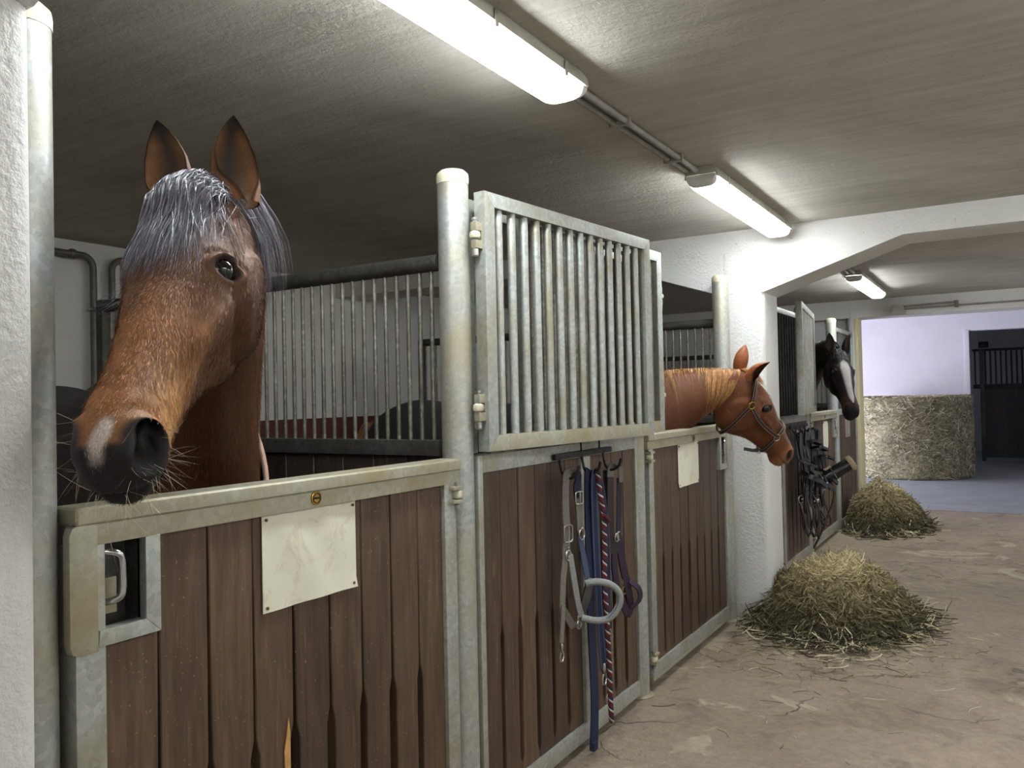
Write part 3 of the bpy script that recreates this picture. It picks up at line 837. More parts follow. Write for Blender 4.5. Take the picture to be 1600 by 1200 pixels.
def make_horse(label, pos, fwd, up, sc, body, heading, voxel, colour, ears, mane, rug=None, neck_k=(.32, .30, .22, .25), neckw=1.0, forelock=None, whiskers=0, wh_z=1.62, throat_drop=0.0, group='horses looking out of their stalls', fur=0, straight=0.0, nost=1.0):
    pos = np.array(pos, float); f = unit(fwd); u_ = unit(np.array(up, float) - np.dot(up, f) * f); l = np.cross(u_, f)
    R = np.stack([f, l, u_], 1)
    HW = lambda q: pos + sc * (np.asarray(q, float) @ R.T)          # head frame -> world
    bx, by = body; ch, sh = math.cos(heading), math.sin(heading)
    kz = wh_z / 1.62
    BW = lambda q: np.array([bx + (q[0] * ch - q[1] * sh), by + (q[0] * sh + q[1] * ch), q[2] * kz])
    root = thing('horse', label, 'horse', (bx, by, 0), 0, group)
    base = np.array([bx, by, 0.0])
    # ---- spine: crest / throat curves and the trunk
    W0, Cst = BW((-.04, 0, 1.60)), BW((.36, 0, 1.06))
    k1, k2, k3, k4 = neck_k
    P0 = HW((-.035, 0, -.012)); d0 = unit(-R[:, 0] * .75 + R[:, 2] * .15 + np.array([0, 0, .25]))
    fw_b = np.array([ch, sh, 0.0])
    P3 = W0; d3 = unit(fw_b * .85 + np.array([0, 0, .45]))
    T0 = HW((.035, 0, -.205)); e0 = unit(-R[:, 0] * .9 - R[:, 2] * .15)
    T3 = Cst; e3 = unit(fw_b * .35 + np.array([0, 0, .9]))
    d0 = unit(d0 * (1 - straight) + unit(P3 - P0) * straight); e0 = unit(e0 * (1 - straight) + unit(T3 - T0) * straight)
    ts = np.linspace(0, 1, 15)
    crest = bez(P0, P0 + k1 * d0, P3 + k2 * d3, P3, ts)
    thro = bez(T0, T0 + k3 * e0, T3 + k4 * e3, T3, ts)
    thro[:, 2] -= throat_drop * np.sin(np.pi * ts) ** .8
    nw = np.interp(ts, [0, .15, .4, .7, 1], [.066, .070, .088, .125, .20]) * neckw * sc / 1.06
    trunk = [((-.18, 1.595), (.14, .86), .245), ((-.38, 1.545), (-.2, .80), .285), ((-.65, 1.52), (-.6, .82), .31), ((-.93, 1.545), (-.93, .87), .305),
             ((-1.13, 1.56), (-1.17, .94), .285), ((-1.33, 1.50), (-1.4, 1.0), .235), ((-1.46, 1.38), (-1.5, 1.09), .13)]
    tops = list(crest) + [BW((a[0], 0, a[1])) for a, b, w in trunk]
    bots = list(thro) + [BW((b[0], 0, b[1])) for a, b, w in trunk]
    wds = list(nw) + [w for a, b, w in trunk]
    st = np.concatenate([np.array(tops), np.array(bots), np.array(wds)[:, None]], 1)
    dense = np.array(cr_path(list(st), 5))
    CT, CB, CW = dense[:, :3], dense[:, 3:6], dense[:, 6]
    cen = (CT + CB) / 2
    tan = np.gradient(cen, axis=0); tan /= np.linalg.norm(tan, axis=1, keepdims=True)
    vv = (CT - CB) / 2
    sd = np.cross(vv, tan); sd /= np.linalg.norm(sd, axis=1, keepdims=True)     # towards the horse's left
    sd *= np.sign((sd @ np.array([-sh, ch, 0])))[:, None] if False else 1
    ns = len(cen); n_neck = 14 * 5
    def spine(i, phi, off=0.0):
        """i station float array, phi angle from the top (+ = left)"""
        i = np.clip(np.asarray(i, float), 0, ns - 1); a = np.floor(i).astype(int); b = np.minimum(a + 1, ns - 1); t = (i - a)[..., None]
        C = cen[a] * (1 - t) + cen[b] * t; Vv = vv[a] * (1 - t) + vv[b] * t; S = sd[a] * (1 - t) + sd[b] * t
        w = (CW[a] * (1 - t[..., 0]) + CW[b] * t[..., 0])
        lv = np.linalg.norm(Vv, axis=-1); c, s = np.cos(phi), np.sin(phi); n = 2.15
        neckness = np.clip(1 - i / n_neck, 0, 1)
        cu = np.sign(c) * np.abs(c) ** (2 / n); su = np.sign(s) * np.abs(s) ** (2 / n)
        nar = 1 - .32 * np.clip(cu, 0, 1) * np.clip(neckness * 1.5, 0, 1)       # thin crest
        return C + Vv * (cu * (lv + off) / lv)[..., None] + S * (su * nar * (w + off))[..., None]
    left_sign = np.sign(np.dot(sd[n_neck], np.array([-sh, ch, 0])))
    ph = np.linspace(0, 2 * np.pi, 36, endpoint=False)
    pieces = []
    pieces.append(loft(np.stack([spine(np.full(36, i), ph) for i in range(ns)])))
    hx = np.linspace(HT[0, 0], HT[-1, 0], 44)
    pieces.append(loft(np.stack([HW(head_pt(np.full(36, x), ph)) for x in hx])))
    for sy in (-1, 1):
        for leg in (((.10, 1.06, .13), (.10, .84, .085), (.11, .52, .056), (.10, .47, .05), (.10, .30, .036), (.10, .15, .046), (.14, .07, .045), (.155, .05, .058), (.17, .0, .068)),
                    ((-1.20, 1.12, .20), (-1.12, .86, .13), (-1.30, .60, .062), (-1.33, .54, .056), (-1.29, .32, .042), (-1.27, .15, .048), (-1.23, .07, .047), (-1.21, .05, .058), (-1.19, .0, .068))):
            L = np.array(cr_path(leg, 5)); rr = []
            for (x, z, r) in L: rr.append(np.array([BW((x + r * 1.1 * math.cos(a), sy * (.165 if x > -.5 else .17) + r * math.sin(a) * .9, max(z, .022))) for a in np.linspace(0, 2 * np.pi, 16, endpoint=False)]))
            pieces.append(loft(np.array(rr)))
    mb = MB()
    for V, F in pieces: mb.add(V, F)
    tmp = mb.build('tmp_body', None, None, smooth=False)
    md = tmp.modifiers.new('r', 'REMESH'); md.mode = 'VOXEL'; md.voxel_size = voxel
    sm = tmp.modifiers.new('s', 'SMOOTH'); sm.factor = .5; sm.iterations = 6
    dg = bpy.context.evaluated_depsgraph_get()
    ev = bpy.data.meshes.new_from_object(tmp.evaluated_get(dg))
    bpy.data.objects.remove(tmp)
    nv = len(ev.vertices); V = np.empty(nv * 3, np.float32); ev.vertices.foreach_get('co', V); V = V.reshape(-1, 3).astype(float)
    N = np.empty(nv * 3, np.float32); ev.vertex_normals.foreach_get('vector', N) if hasattr(ev, 'vertex_normals') else ev.vertices.foreach_get('normal', N)
    N = N.reshape(-1, 3).astype(float)
    npoly = len(ev.polygons); Q = np.empty(npoly * 4, np.int32); ev.loops.foreach_get('vertex_index', Q); Q = Q.reshape(-1, 4)
    bpy.data.meshes.remove(ev)
    # ---- sculpt the head in its own frame
    q = ((V - pos) @ R) / sc
    x, y, z = q.T
    ay = np.abs(y)
    ish = (x > -.02) & (x < .70) & (ay < .14) & (z > -.33) & (z < .08)
    nl = N @ R; side = np.sign(y)
    D = np.zeros(nv); DV = np.zeros((nv, 3))
    g = lambda cx, cy, cz, rx, ry, rz: np.exp(-(((x - cx) / rx) ** 2 + ((ay - cy) / ry) ** 2 + ((z - cz) / rz) ** 2))
    out = np.clip(nl[:, 1] * side, 0, 1)
    # eye: brow, socket, lids
    ex, ez = .205, -.040
    dx_, dz_ = (x - ex), (z - ez)
    ca, sa = math.cos(.78), math.sin(.78)
    ea, eb = dx_ * ca + dz_ * sa, -dx_ * sa + dz_ * ca            # almond tilted along the face
    de = np.sqrt((ea / 1.32) ** 2 + (eb / .80) ** 2)
    lat = sstep(.05, .075, ay)
    D += .011 * g(.190, .10, -.010, .050, .05, .028)
    lid = sstep(-.01, .02, (x - ex) * -.72 + (z - ez) * .69)
    D += lat * ((.007 + .006 * lid) * np.exp(-((de - .0265) / .006) ** 2)) - lat * .020 * np.exp(-(de / .0195) ** 4)
    D -= lat * .004 * np.exp(-((de - .038) / .005) ** 2) * lid
    D -= .012 * g(.125, .085, -.005, .035, .03, .028)
    D -= .005 * g(.25, .09, -.075, .03, .03, .02)
    # facial crest, cheek plate, hollows
    cre = np.exp(-((z + .078 + .03 * (x - .25)) / .012) ** 2) * sstep(.22, .26, x) * (1 - sstep(.34, .40, x)) * lat
    D += .010 * cre
    dj = np.sqrt(((x - .135) / .105) ** 2 + ((z + .165) / .115) ** 2)
    D += .014 * (1 - sstep(.70, 1.05, dj)) * out
    D -= .009 * np.exp(-((dj - 1.08) / .10) ** 2) * out * sstep(.1, .2, x)
    D -= .012 * g(.33, .05, -.14, .05, .05, .03) + .008 * g(.42, .05, -.085, .05, .03, .025)
    D += .0035 * np.exp(-((z + .12 + .35 * (x - .36) + .01 * np.sin(x * 30)) / .006) ** 2) * sstep(.26, .30, x) * (1 - sstep(.44, .5, x)) * lat
    D -= .004 * np.exp(-((ay - .032) / .010) ** 2) * sstep(.30, .36, x) * (1 - sstep(.5, .55, x)) * (z > -.05)
    # nostrils
    nx0, nz0 = .592 - .016 * (1 - nost), -.098
    na, nb = (x - nx0) * .86 + (z - nz0) * .51, -(x - nx0) * .51 + (z - nz0) * .86
    dn = np.sqrt((na / .028) ** 2 + (nb / .037) ** 2)
    nlat = sstep(.014, .028, ay)
    rimw = .35 + .65 * sstep(.6, -.9, na / .028)
    D += nost * nlat * .0085 * rimw * np.exp(-((dn - 1.08) / .30) ** 2) - nlat * .003 * np.exp(-((dn - 1.7) / .25) ** 2) * rimw
    hole = nlat * np.exp(-(np.clip(dn + .18 * np.sin(np.arctan2(nb, na) * 2 + .6), 0, 3) / .74) ** 4)
    DV += nost * hole[:, None] * (np.stack([-.036 + 0 * x, -.026 * side, .012 + 0 * x], 1))
    # mouth line, lips, chin
    mz = -.148 - .10 * (x - .6)
    D -= .009 * np.exp(-((z - mz) / .0055) ** 2) * sstep(.490, .52, x) * sstep(0.0, .02, ay + (x - .6) * 3)
    D += .007 * g(.60, .0, -.132, .03, .05, .016) + .007 * g(.575, .0, -.188, .024, .03, .016)
    D -= .008 * g(.515, 0, -.180, .018, .05, .02)
    D -= .004 * g(.62, 0, -.09, .02, .008, .03)
    D[~ish] = 0; DV[~ish] = 0
    V = V + N * (D * sc)[:, None] + (DV * sc) @ R.T
    nn = vnoise(V, 22, 3) * .0012; V = V + N * nn[:, None]
    # neck muscles: jugular groove
    # ---- colours
    info = dict(x=x, y=y, z=z, ay=ay, head=ish, de=de, lat=lat, dn=dn, nlat=nlat, hole=hole, dj=dj, wz=V[:, 2], V=V, N=N, side=side, mz=mz, root=base)
    C = colour(info)
    allV, allQ, allC = [V], [Q], [C]
    off = nv
    # ---- ears
    for sy, ax_, op_, L_ in ears['list']:
        bl = np.array([ears.get('bx', -.002), sy * ears.get('by', .066), ears.get('bz', -.012)])
        b = HW(bl); a = R @ np.array(ax_); o = R @ np.array(op_)
        ev_, eq_, fl, hh, ed = make_ear(b, a, o, L_ * sc, ears.get('w', .040) * sc)
        ec = ears['colour'](fl, hh, ed)
        allV.append(ev_); allQ.append(eq_ + off); allC.append(ec); off += len(ev_)
    V = np.concatenate(allV) - base; Q = np.concatenate(allQ); C = np.concatenate(allC)
    me = fast_mesh('horse_body', V, Q)
    ca_ = me.color_attributes.new('Col', 'FLOAT_COLOR', 'POINT')
    ca_.data.foreach_set('color', np.concatenate([np.clip(C, 0, 1), np.ones((len(C), 1))], 1).astype(np.float32).ravel())
    mkobj('body', me, M['coat'], root, True, 180)
    if fur:
        rf = np.random.default_rng(77)
        wgt = np.where(V[:nv, 0] + bx > -.45, 1.0, .0) * (V[:nv, 2] > .95)
        wgt *= np.where(ish, 1.6, 1.0) * ~((lat > .3) & (de < .034) & ish) * ~((nlat > .3) & (dn < 1.25) & ish)
        idx = rf.choice(nv, fur, p=wgt / wgt.sum())
        n0, v0 = N[idx], V[idx] + rf.normal(size=(fur, 3)) * voxel * .35
        hm = ish[idx][:, None]
        fl_ = np.where(hm, R[:, 0][None] * .9 + np.array([0, 0, -.3])[None], np.array([-.45, .15, -.85])[None]) + rf.normal(size=(fur, 3)) * .16
        swirl = np.stack([vnoise(v0, 14, 5), vnoise(v0, 14, 6), vnoise(v0, 14, 7)], 1) * .55
        fl_ = fl_ + swirl; fl_ -= (fl_ * n0).sum(1, keepdims=True) * n0; fl_ /= np.linalg.norm(fl_, axis=1, keepdims=True)
        ln_ = rf.uniform(.006, .015, fur) * np.where(ish[idx] & (x[idx] > .5), .6, 1.0)
        tt = np.array([0, .5, 1.0])
        P = v0[:, None] - n0[:, None] * .0006 + fl_[:, None] * (ln_[:, None] * tt)[:, :, None] + n0[:, None] * (ln_[:, None] * (.42 * tt - .12 * tt ** 2))[:, :, None]
        sd_ = np.cross(n0, fl_); sd_ = np.repeat(sd_[:, None], 3, 1) + rf.normal(size=(fur, 1, 3)) * .3
        sd_ /= np.linalg.norm(sd_, axis=2, keepdims=True)
        fm = ribbons('coat_hair', P, rf.uniform(.0005, .0011, fur) * (voxel / .0052) ** .7, sd_)
        fc = C[idx] * np.exp(rf.normal(size=(fur, 1)) * .38); fc = np.repeat(fc, 6, 0)
        fa = fm.color_attributes.new('Col', 'FLOAT_COLOR', 'POINT')
        fa.data.foreach_set('color', np.concatenate([np.clip(fc, 0, 1), np.ones((len(fc), 1))], 1).astype(np.float32).ravel())
        fo = mkobj('coat_hair', fm, M['fur'], root, True, 180); fo['kind'] = 'stuff'
    # ---- eyes
    for sy in (-1, 1):
        prof = [(.028 * math.cos(a), .028 * math.sin(a)) for a in np.linspace(-1.5, 1.5, 18)]
        e = MB().lathe(prof, (0, 0, 0), 24).build('eye', M['eye'], root, ang=180)
        e.scale = (sc * 1.08, sc, sc); e.location = Vector(HW((ex, sy * .0720, ez)) - base)
    # ---- mane along the crest
    def strands(nm, S, mat, wmm, seed):
        P = S - base
        T = np.gradient(P, axis=1); T /= np.linalg.norm(T, axis=2, keepdims=True) + 1e-9
        sdv = rot_perp(P, seed)
        w_ = np.random.default_rng(seed).uniform(.6, 1.3, len(P)) * wmm / 1000
        mm = ribbons(nm, P, w_, sdv)
        return mkobj(nm, mm, mat, root, True, 180)
    r = np.random.default_rng(11)
    for (mi0, mi1, msd, mlen, mn, mw, mdrop, *fl2) in mane['spans']:
        K = 11; s0 = r.uniform(mi0, mi1, mn); clump = np.sin(s0 * 2.3) * .5 + np.sin(s0 * 5.1 + 1) * .3
        tt = np.linspace(0, 1, K)[None, :]
        ln = (mlen * (1 + .35 * clump + .2 * r.normal(size=mn)))[:, None]
        drift = (clump * 1.6 + .8 * r.normal(size=mn))[:, None]
        rad = np.linalg.norm(vv[np.clip(s0.astype(int), 0, ns - 1)], axis=1)[:, None]
        phi = msd * left_sign * (r.uniform(-.12, .25, mn)[:, None] + ln / rad * tt * 1.1)
        offs = .006 + .012 * np.sin(np.pi * np.clip(tt * 1.4, 0, 1)) + r.uniform(0, .014, mn)[:, None] * tt
        if fl2: offs = offs + fl2[0] * tt * r.random((mn, 1))
        S = spine(s0[:, None] + drift * tt ** 1.5 + 0 * phi, phi, 0.0)
        C0 = cen[np.clip(s0.astype(int), 0, ns - 1)][:, None, :]
        dr = S - C0; dr /= np.linalg.norm(dr, axis=2, keepdims=True)
        S = S + dr * offs[:, :, None]
        S[:, :, 2] -= mdrop * tt ** 2
        strands('mane', S, M[mane['mat']], mw, 21)
    if forelock:
        n_, K = forelock['n'], 12
        tt = np.linspace(0, 1, K)[None, :]
        y0 = r.normal(size=n_)[:, None] * forelock.get('rw', .022); x0 = r.uniform(-.03, .03, n_)[:, None]
        ln = r.uniform(forelock['l0'], forelock['l1'], n_)[:, None]
        spread = forelock['sp'] * r.normal(size=n_)[:, None] + forelock.get('bias', 0)
        cl = np.round(spread / .014) * .014; spread = .45 * spread + .55 * cl
        X = x0 + ln * tt * (1 - .1 * np.abs(spread) / .1); Yv = y0 * (1 - .3 * tt) + spread * tt ** 1.15 + .003 * np.sin(tt * 9 + y0 * 400)
        X = np.clip(X, -.06, .5)
        top, bot, Wd, tl = hp(X)
        uu = np.clip(1 - (np.clip(np.abs(Yv) / (Wd * 1.02), 0, .995)) ** 2.35, 0, 1) ** (1 / 2.35)
        Z = (top + bot) / 2 + (top - bot) / 2 * uu
        puff = forelock.get('puff', .03) * np.exp(-((tt - .22) / .22) ** 2) + .006 + r.uniform(0, 1, n_)[:, None] ** 2 * .016
        Z = Z + puff
        S = pos + sc * (np.stack([X, Yv, Z], -1) @ R.T)
        strands('forelock', S, M[mane['mat']], forelock.get('w', 1.5), 31)
    if whiskers:
        P = []
        for k in range(whiskers):
            xx = r.uniform(.535, .645); ph_ = np.pi + r.normal() * 1.0
            if r.random() < .35: ph_ = r.choice([-1, 1]) * r.uniform(1.1, 2.2)
            p0 = head_pt(np.array([xx]), np.array([ph_]), -.002)[0]
            dl = unit(np.array([.35 + (xx - .58) * 5, p0[1] * 14, (p0[2] + .11) * 10]) + r.normal(size=3) * .35)
            Lw = r.uniform(.02, .06) if r.random() < .85 else r.uniform(.06, .09)
            tt = np.linspace(0, 1, 6)[:, None]; bend = r.normal(size=3) * .15
            P.append(HW(p0 + dl * Lw * tt + bend * Lw * tt ** 2))
        P = np.array(P) - base
        wo = mkobj('whiskers', ribbons('whiskers', P, np.full(len(P), .0006), rot_perp(P, 5)), M['whisker'], root); wo['kind'] = 'stuff'
    # ---- rug: a shell over the trunk
    if rug:
        i0, i1, pm, mat, off_ = rug
        ni, npn = 40, 41
        def shell(o2):
            out_ = []
            for s_ in np.linspace(0, 1, ni):
                pp = np.linspace(-pm, pm, npn)
                ii = i0 + (i1 - i0) * s_ + 0 * pp
                wav = .004 * np.sin(pp * 9 + s_ * 7)
                out_.append(spine(ii, pp, o2 + .006 * np.sin(s_ * 11)))
            return np.array(out_) - base
        A, B = shell(off_), shell(off_ - .010)
        vs = np.concatenate([A.reshape(-1, 3), B.reshape(-1, 3)]); st_ = ni * npn; F = []
        for i in range(ni - 1):
            for k in range(npn - 1):
                a = i * npn + k
                F.append((a, a + 1, a + npn + 1, a + npn)); F.append((st_ + a, st_ + a + npn, st_ + a + npn + 1, st_ + a + 1))
        for i in range(ni - 1):
            for k in (0, npn - 1): a = i * npn + k; F.append((a, a + npn, st_ + a + npn, st_ + a))
        for k in range(npn - 1):
            for i in (0, ni - 1): a = i * npn + k; F.append((a, a + 1, st_ + a + 1, st_ + a))
        rg = MB().add(vs, F).build('rug', M[mat], root, ang=60)
        MB().tube([tuple(p) for p in A[0]], .007, 8).build('piping', M['piping'], rg)
        MB().tube([tuple(p) for p in A[1] + (A[1] - A[0]) * .3], .005, 8).build('piping', M['piping'], rg)
    # tail
    tp = BW((-1.47, 0, 1.42)); n_ = 260; tt = np.linspace(0, 1, 9)[None, :, None]
    a_ = r.normal(size=(n_, 1, 3)) * np.array([.02, .03, .01]); b_ = r.normal(size=(n_, 1, 3)) * np.array([.04, .06, .06])
    S = tp + a_ + np.array([-.14 * ch, -.14 * sh, 0]) * np.sin(np.clip(tt * 2, 0, 1.57)) + np.array([0, 0, -.85]) * tt ** 1.3 + b_ * tt
    strands('tail', S, M[mane['mat']], 5, 41)
    return dict(root=root, HW=HW, R=R, sc=sc, base=base, spine=spine)

def mixc(a, b, t): return a * (1 - t[:, None]) + np.asarray(b)[None, :] * t[:, None]
def col_bay(i):
    n1 = vnoise(i['V'], 30, 1); n2 = vnoise(i['V'], 90, 2)
    x, z, ay, wz = i['x'], i['z'], i['ay'], i['wz']
    C = np.tile(np.array(rgb(84, 52, 34)), (len(x), 1))
    h = i['head'].astype(float)
    C = mixc(C, rgb(110, 74, 50), h * .8)
    C = mixc(C, rgb(154, 103, 62), h * sstep(.26, .40, x + .03 * n1) * sstep(-.17, -.12, z) * .9)
    C = mixc(C, rgb(92, 58, 40), h * np.clip(1 - np.abs(i['dj'] - .4) / .7, 0, 1) * .75)
    C = mixc(C, rgb(192, 142, 88), h * np.exp(-(((x - .51) / .085) ** 2 + ((z + .120) / .045) ** 2)) * .95 * sstep(.02, .05, ay))
    C = mixc(C, rgb(128, 92, 60), h * np.exp(-(((x - .27) / .05) ** 2 + ((z + .06) / .025) ** 2)) * .5)
    # black lips and nostrils
    edge = np.interp(z, [-.2, -.15, -.12, -.09, -.07, -.05], [.550, .566, .574, .588, .606, .622])
    blk = sstep(-.006, .008, x - edge + .004 * n1 + .003 * n2)
    blk = np.maximum(blk, i['nlat'] * (1 - sstep(1.12, 1.38, i['dn'] + .06 * n1)))
    C = mixc(C, rgb(30, 26, 26), h * blk)
    C = mixc(C, rgb(5, 4, 4), h * np.clip(i['hole'] * 1.2, 0, 1))
    yy = i['y']
    snip = np.exp(-(((x - .602) / .026) ** 2 + ((yy - .004 - .005 * n2 + .25 * (x - .60)) / .0135) ** 2) ** 2.0) * sstep(-.100, -.085, z)
    C = mixc(C, rgb(214, 200, 190), h * np.clip(snip * 1.25 + .12 * n2 * snip, 0, 1))
    tan = np.exp(-((z - i['mz'] - .0) / .010) ** 2) * sstep(.49, .52, x) * (1 - sstep(.57, .60, x)) * sstep(.03, .045, ay)
    C = mixc(C, rgb(186, 146, 92), h * tan * .8)
    C = mixc(C, rgb(24, 18, 16), h * i['lat'] * (1 - sstep(.022, .031, i['de'])))
    C = mixc(C, rgb(62, 42, 32), h * np.exp(-(((x - .14) / .04) ** 2 + ((z - .0) / .03) ** 2)) * .4 * i['lat'])
    C = mixc(C, rgb(26, 22, 22), sstep(.75, .5, wz))
    C = C * (1 + .10 * n1 + .08 * n2)[:, None]
    return C
def ear_bay(fl, h, e):
    C = np.where(fl[:, None] == 0, np.array(rgb(108, 66, 36))[None], np.array(rgb(120, 84, 54))[None])
    C = mixc(C, rgb(24, 18, 17), np.clip(sstep(.74, .95, h), 0, 1))
    C = mixc(C, rgb(22, 17, 16), sstep(.82, .97, e) * .8 * sstep(.1, .4, h))
    C = mixc(C, rgb(20, 15, 14), (fl == 1) * np.clip(1 - e * 1.9, 0, 1) ** .7 * .9 * (h < .92))
    return C
def col_chestnut(i):
    n1 = vnoise(i['V'], 22, 4); n2 = vnoise(i['V'], 70, 5); x, z, ay = i['x'], i['z'], i['ay']; h = i['head'].astype(float)
    C = np.tile(np.array(rgb(134, 82, 50)), (len(x), 1))
    C = mixc(C, rgb(104, 60, 38), np.clip(.5 + n1, 0, 1) * .5)
    nk = 1 - h
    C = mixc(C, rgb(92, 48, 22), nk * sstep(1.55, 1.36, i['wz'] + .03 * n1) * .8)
    C = mixc(C, rgb(96, 58, 38), np.clip(n2, 0, 1) * .35)
    C = mixc(C, rgb(178, 122, 82), h * sstep(.50, .58, x + .01 * n1) * .9)
    C = mixc(C, rgb(120, 84, 70), h * i['nlat'] * (1 - sstep(1.0, 1.5, i['dn'])) * .7)
    C = mixc(C, rgb(30, 18, 14), h * np.clip(i['hole'] * 1.3, 0, 1))
    st = np.exp(-((i['y'] + .008) / .011) ** 4) * sstep(.33, .36, x) * (1 - sstep(.55, .58, x)) * (z > -.06)
    C = mixc(C, rgb(226, 214, 200), h * st)
    C = mixc(C, rgb(40, 24, 18), h * i['lat'] * (1 - sstep(.022, .030, i['de'])))
    C = mixc(C, rgb(92, 56, 40), h * np.exp(-((z - i['mz']) / .005) ** 2) * sstep(.51, .53, x) * .8)
    return C * .80 * (1 + .10 * n1 + .06 * n2)[:, None]
def ear_chestnut(fl, h, e):
    C = np.where(fl[:, None] == 0, np.array(rgb(140, 82, 48))[None], np.array(rgb(72, 42, 30))[None])
    return mixc(C, rgb(60, 34, 24), sstep(.85, 1, e) * .8)
def col_dark(i):
    n1 = vnoise(i['V'], 22, 4); x, z, ay = i['x'], i['z'], i['ay']; h = i['head'].astype(float)
    C = np.tile(np.array(rgb(34, 27, 26)), (len(x), 1))
    C = mixc(C, rgb(94, 56, 44), h * np.exp(-(((x - .50) / .08) ** 2 + ((z + .09) / .05) ** 2)) * .85)
    C = mixc(C, rgb(24, 20, 21), h * sstep(.575, .60, x))
    bw = np.interp(x, [.12, .16, .22, .3, .42, .5, .56], [.0, .032, .042, .034, .028, .022, .0])
    bl = (1 - sstep(.75, 1.15, np.abs(i['y']) / (bw + 1e-4))) * (z > -.09) * (bw > .002)
    C = mixc(C, rgb(216, 208, 206), h * bl)
    return C * (1 + .12 * n1)[:, None]
def ear_dark(fl, h, e):
    return np.where(fl[:, None] == 0, np.array(rgb(36, 30, 30))[None], np.array(rgb(84, 72, 70))[None])

H1 = make_horse('large bay horse with grey forelock looking over the nearest door', (.200, 1.101, 1.930), (.372, -.632, -.668), (.300, -.605, .738), 1.06,
    (-.60, 1.56), math.radians(-13), .0052, col_bay,
    dict(list=[(1, (-.71, -.09, .70), (.60, .72, .35), .178), (-1, (-.69, -.10, .71), (.85, .02, .5), .178)], colour=ear_bay, by=.070, bz=-.02, w=.047),
    dict(mat='hair_grey', spans=[(2, 62, 1, .20, 1500, 2.2, .03), (0, 16, 1, .17, 500, 1.8, .05), (0, 14, 1, .17, 350, 1.5, .06, .06)]), rug=(63, 103, 2.35, 'rug_dark', .024),
    forelock=dict(n=3000, l0=.13, l1=.285, sp=.046, bias=-.030, puff=.040, w=1.4, rw=.028), whiskers=150, fur=130000)
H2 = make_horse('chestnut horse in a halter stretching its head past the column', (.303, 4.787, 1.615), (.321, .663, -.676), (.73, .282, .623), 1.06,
    (-.62, 4.42), math.radians(8), .009, col_chestnut,
    dict(list=[(1, (-.62, .12, .76), (.5, .7, .3), .15), (-1, (-.30, -.30, .90), (.45, -.85, .2), .155)], colour=ear_chestnut),
    dict(mat='hair_flax', spans=[(1, 15, -1, .18, 420, 2.0, .0), (14, 62, -1, .10, 420, 2.2, .0), (27, 33, -1, .19, 70, 2.2, .0), (8, 62, -1, .03, 500, 2.2, .0)]), rug=(68, 103, 2.3, 'rug_grey', .022), neck_k=(.28, .28, .15, .22), fur=30000,
    forelock=dict(n=260, l0=.06, l1=.13, sp=.02, puff=.012, w=2.0), wh_z=1.53, straight=.85, throat_drop=.045, nost=.45)
H3 = make_horse('dark brown horse with a white blaze looking out of the farther stall', (.268, 8.085, 1.868), (.31, -.60, -.715), (.40, -.52, .72), 1.10,
    (-.55, 8.50), math.radians(-10), .010, col_dark,
    dict(list=[(1, (-.72, .10, .69), (.6, .5, .5), .17), (-1, (-.70, -.10, .70), (.6, -.5, .5), .17)], colour=ear_dark),
    dict(mat='hair_black', spans=[(2, 58, 1, .16, 600, 3.2, .02)]), rug=(68, 103, 2.3, 'rug_dark', .022),
    forelock=dict(n=420, l0=.06, l1=.15, sp=.03, puff=.012, w=2.6), nost=.5)

# halter worn by the chestnut horse
M['strap_black'] = m_plain('black_leather', rgb(34, 33, 36), .42, 0, .2, 50)
def head_path(H, pts, off=.006, n=8):
    d = np.array(cr_path([(a, b, 0) for a, b in pts], n))
    p = head_pt(d[:, 0], d[:, 1], off); p2 = head_pt(d[:, 0], d[:, 1], off + .01)
    W = H['HW'](p) - H['base']; W2 = H['HW'](p2) - H['base']
    nrm = W2 - W; tn = np.gradient(W, axis=0); sdv = np.cross(nrm, tn); sdv /= np.linalg.norm(sdv, axis=1, keepdims=True)
    return [tuple(q) for q in W], [tuple(q) for q in sdv]
def worn_strap(name, H, pts, w, mat, parent, stitch=True, off=None):
    if off is None: off = .019 if pts[0][0] < .3 else .011
    P, S = head_path(H, pts, off)
    o = MB().strap(P, w, .006, S).build(name, mat, parent)
    if stitch:
        P2, S2 = head_path(H, pts, off + .0035)
        for k in (-1, 1):
            MB().tube([tuple(np.array(p) + np.array(s) * k * w * .36) for p, s in zip(P2, S2)], .0012, 5).build('stitching', M['piping'], o)
    return o
hl = bpy.data.objects.new('halter', None); COL.objects.link(hl); hl.parent = H2['root']; hl['label'] = 'black leather halter with metal rings'
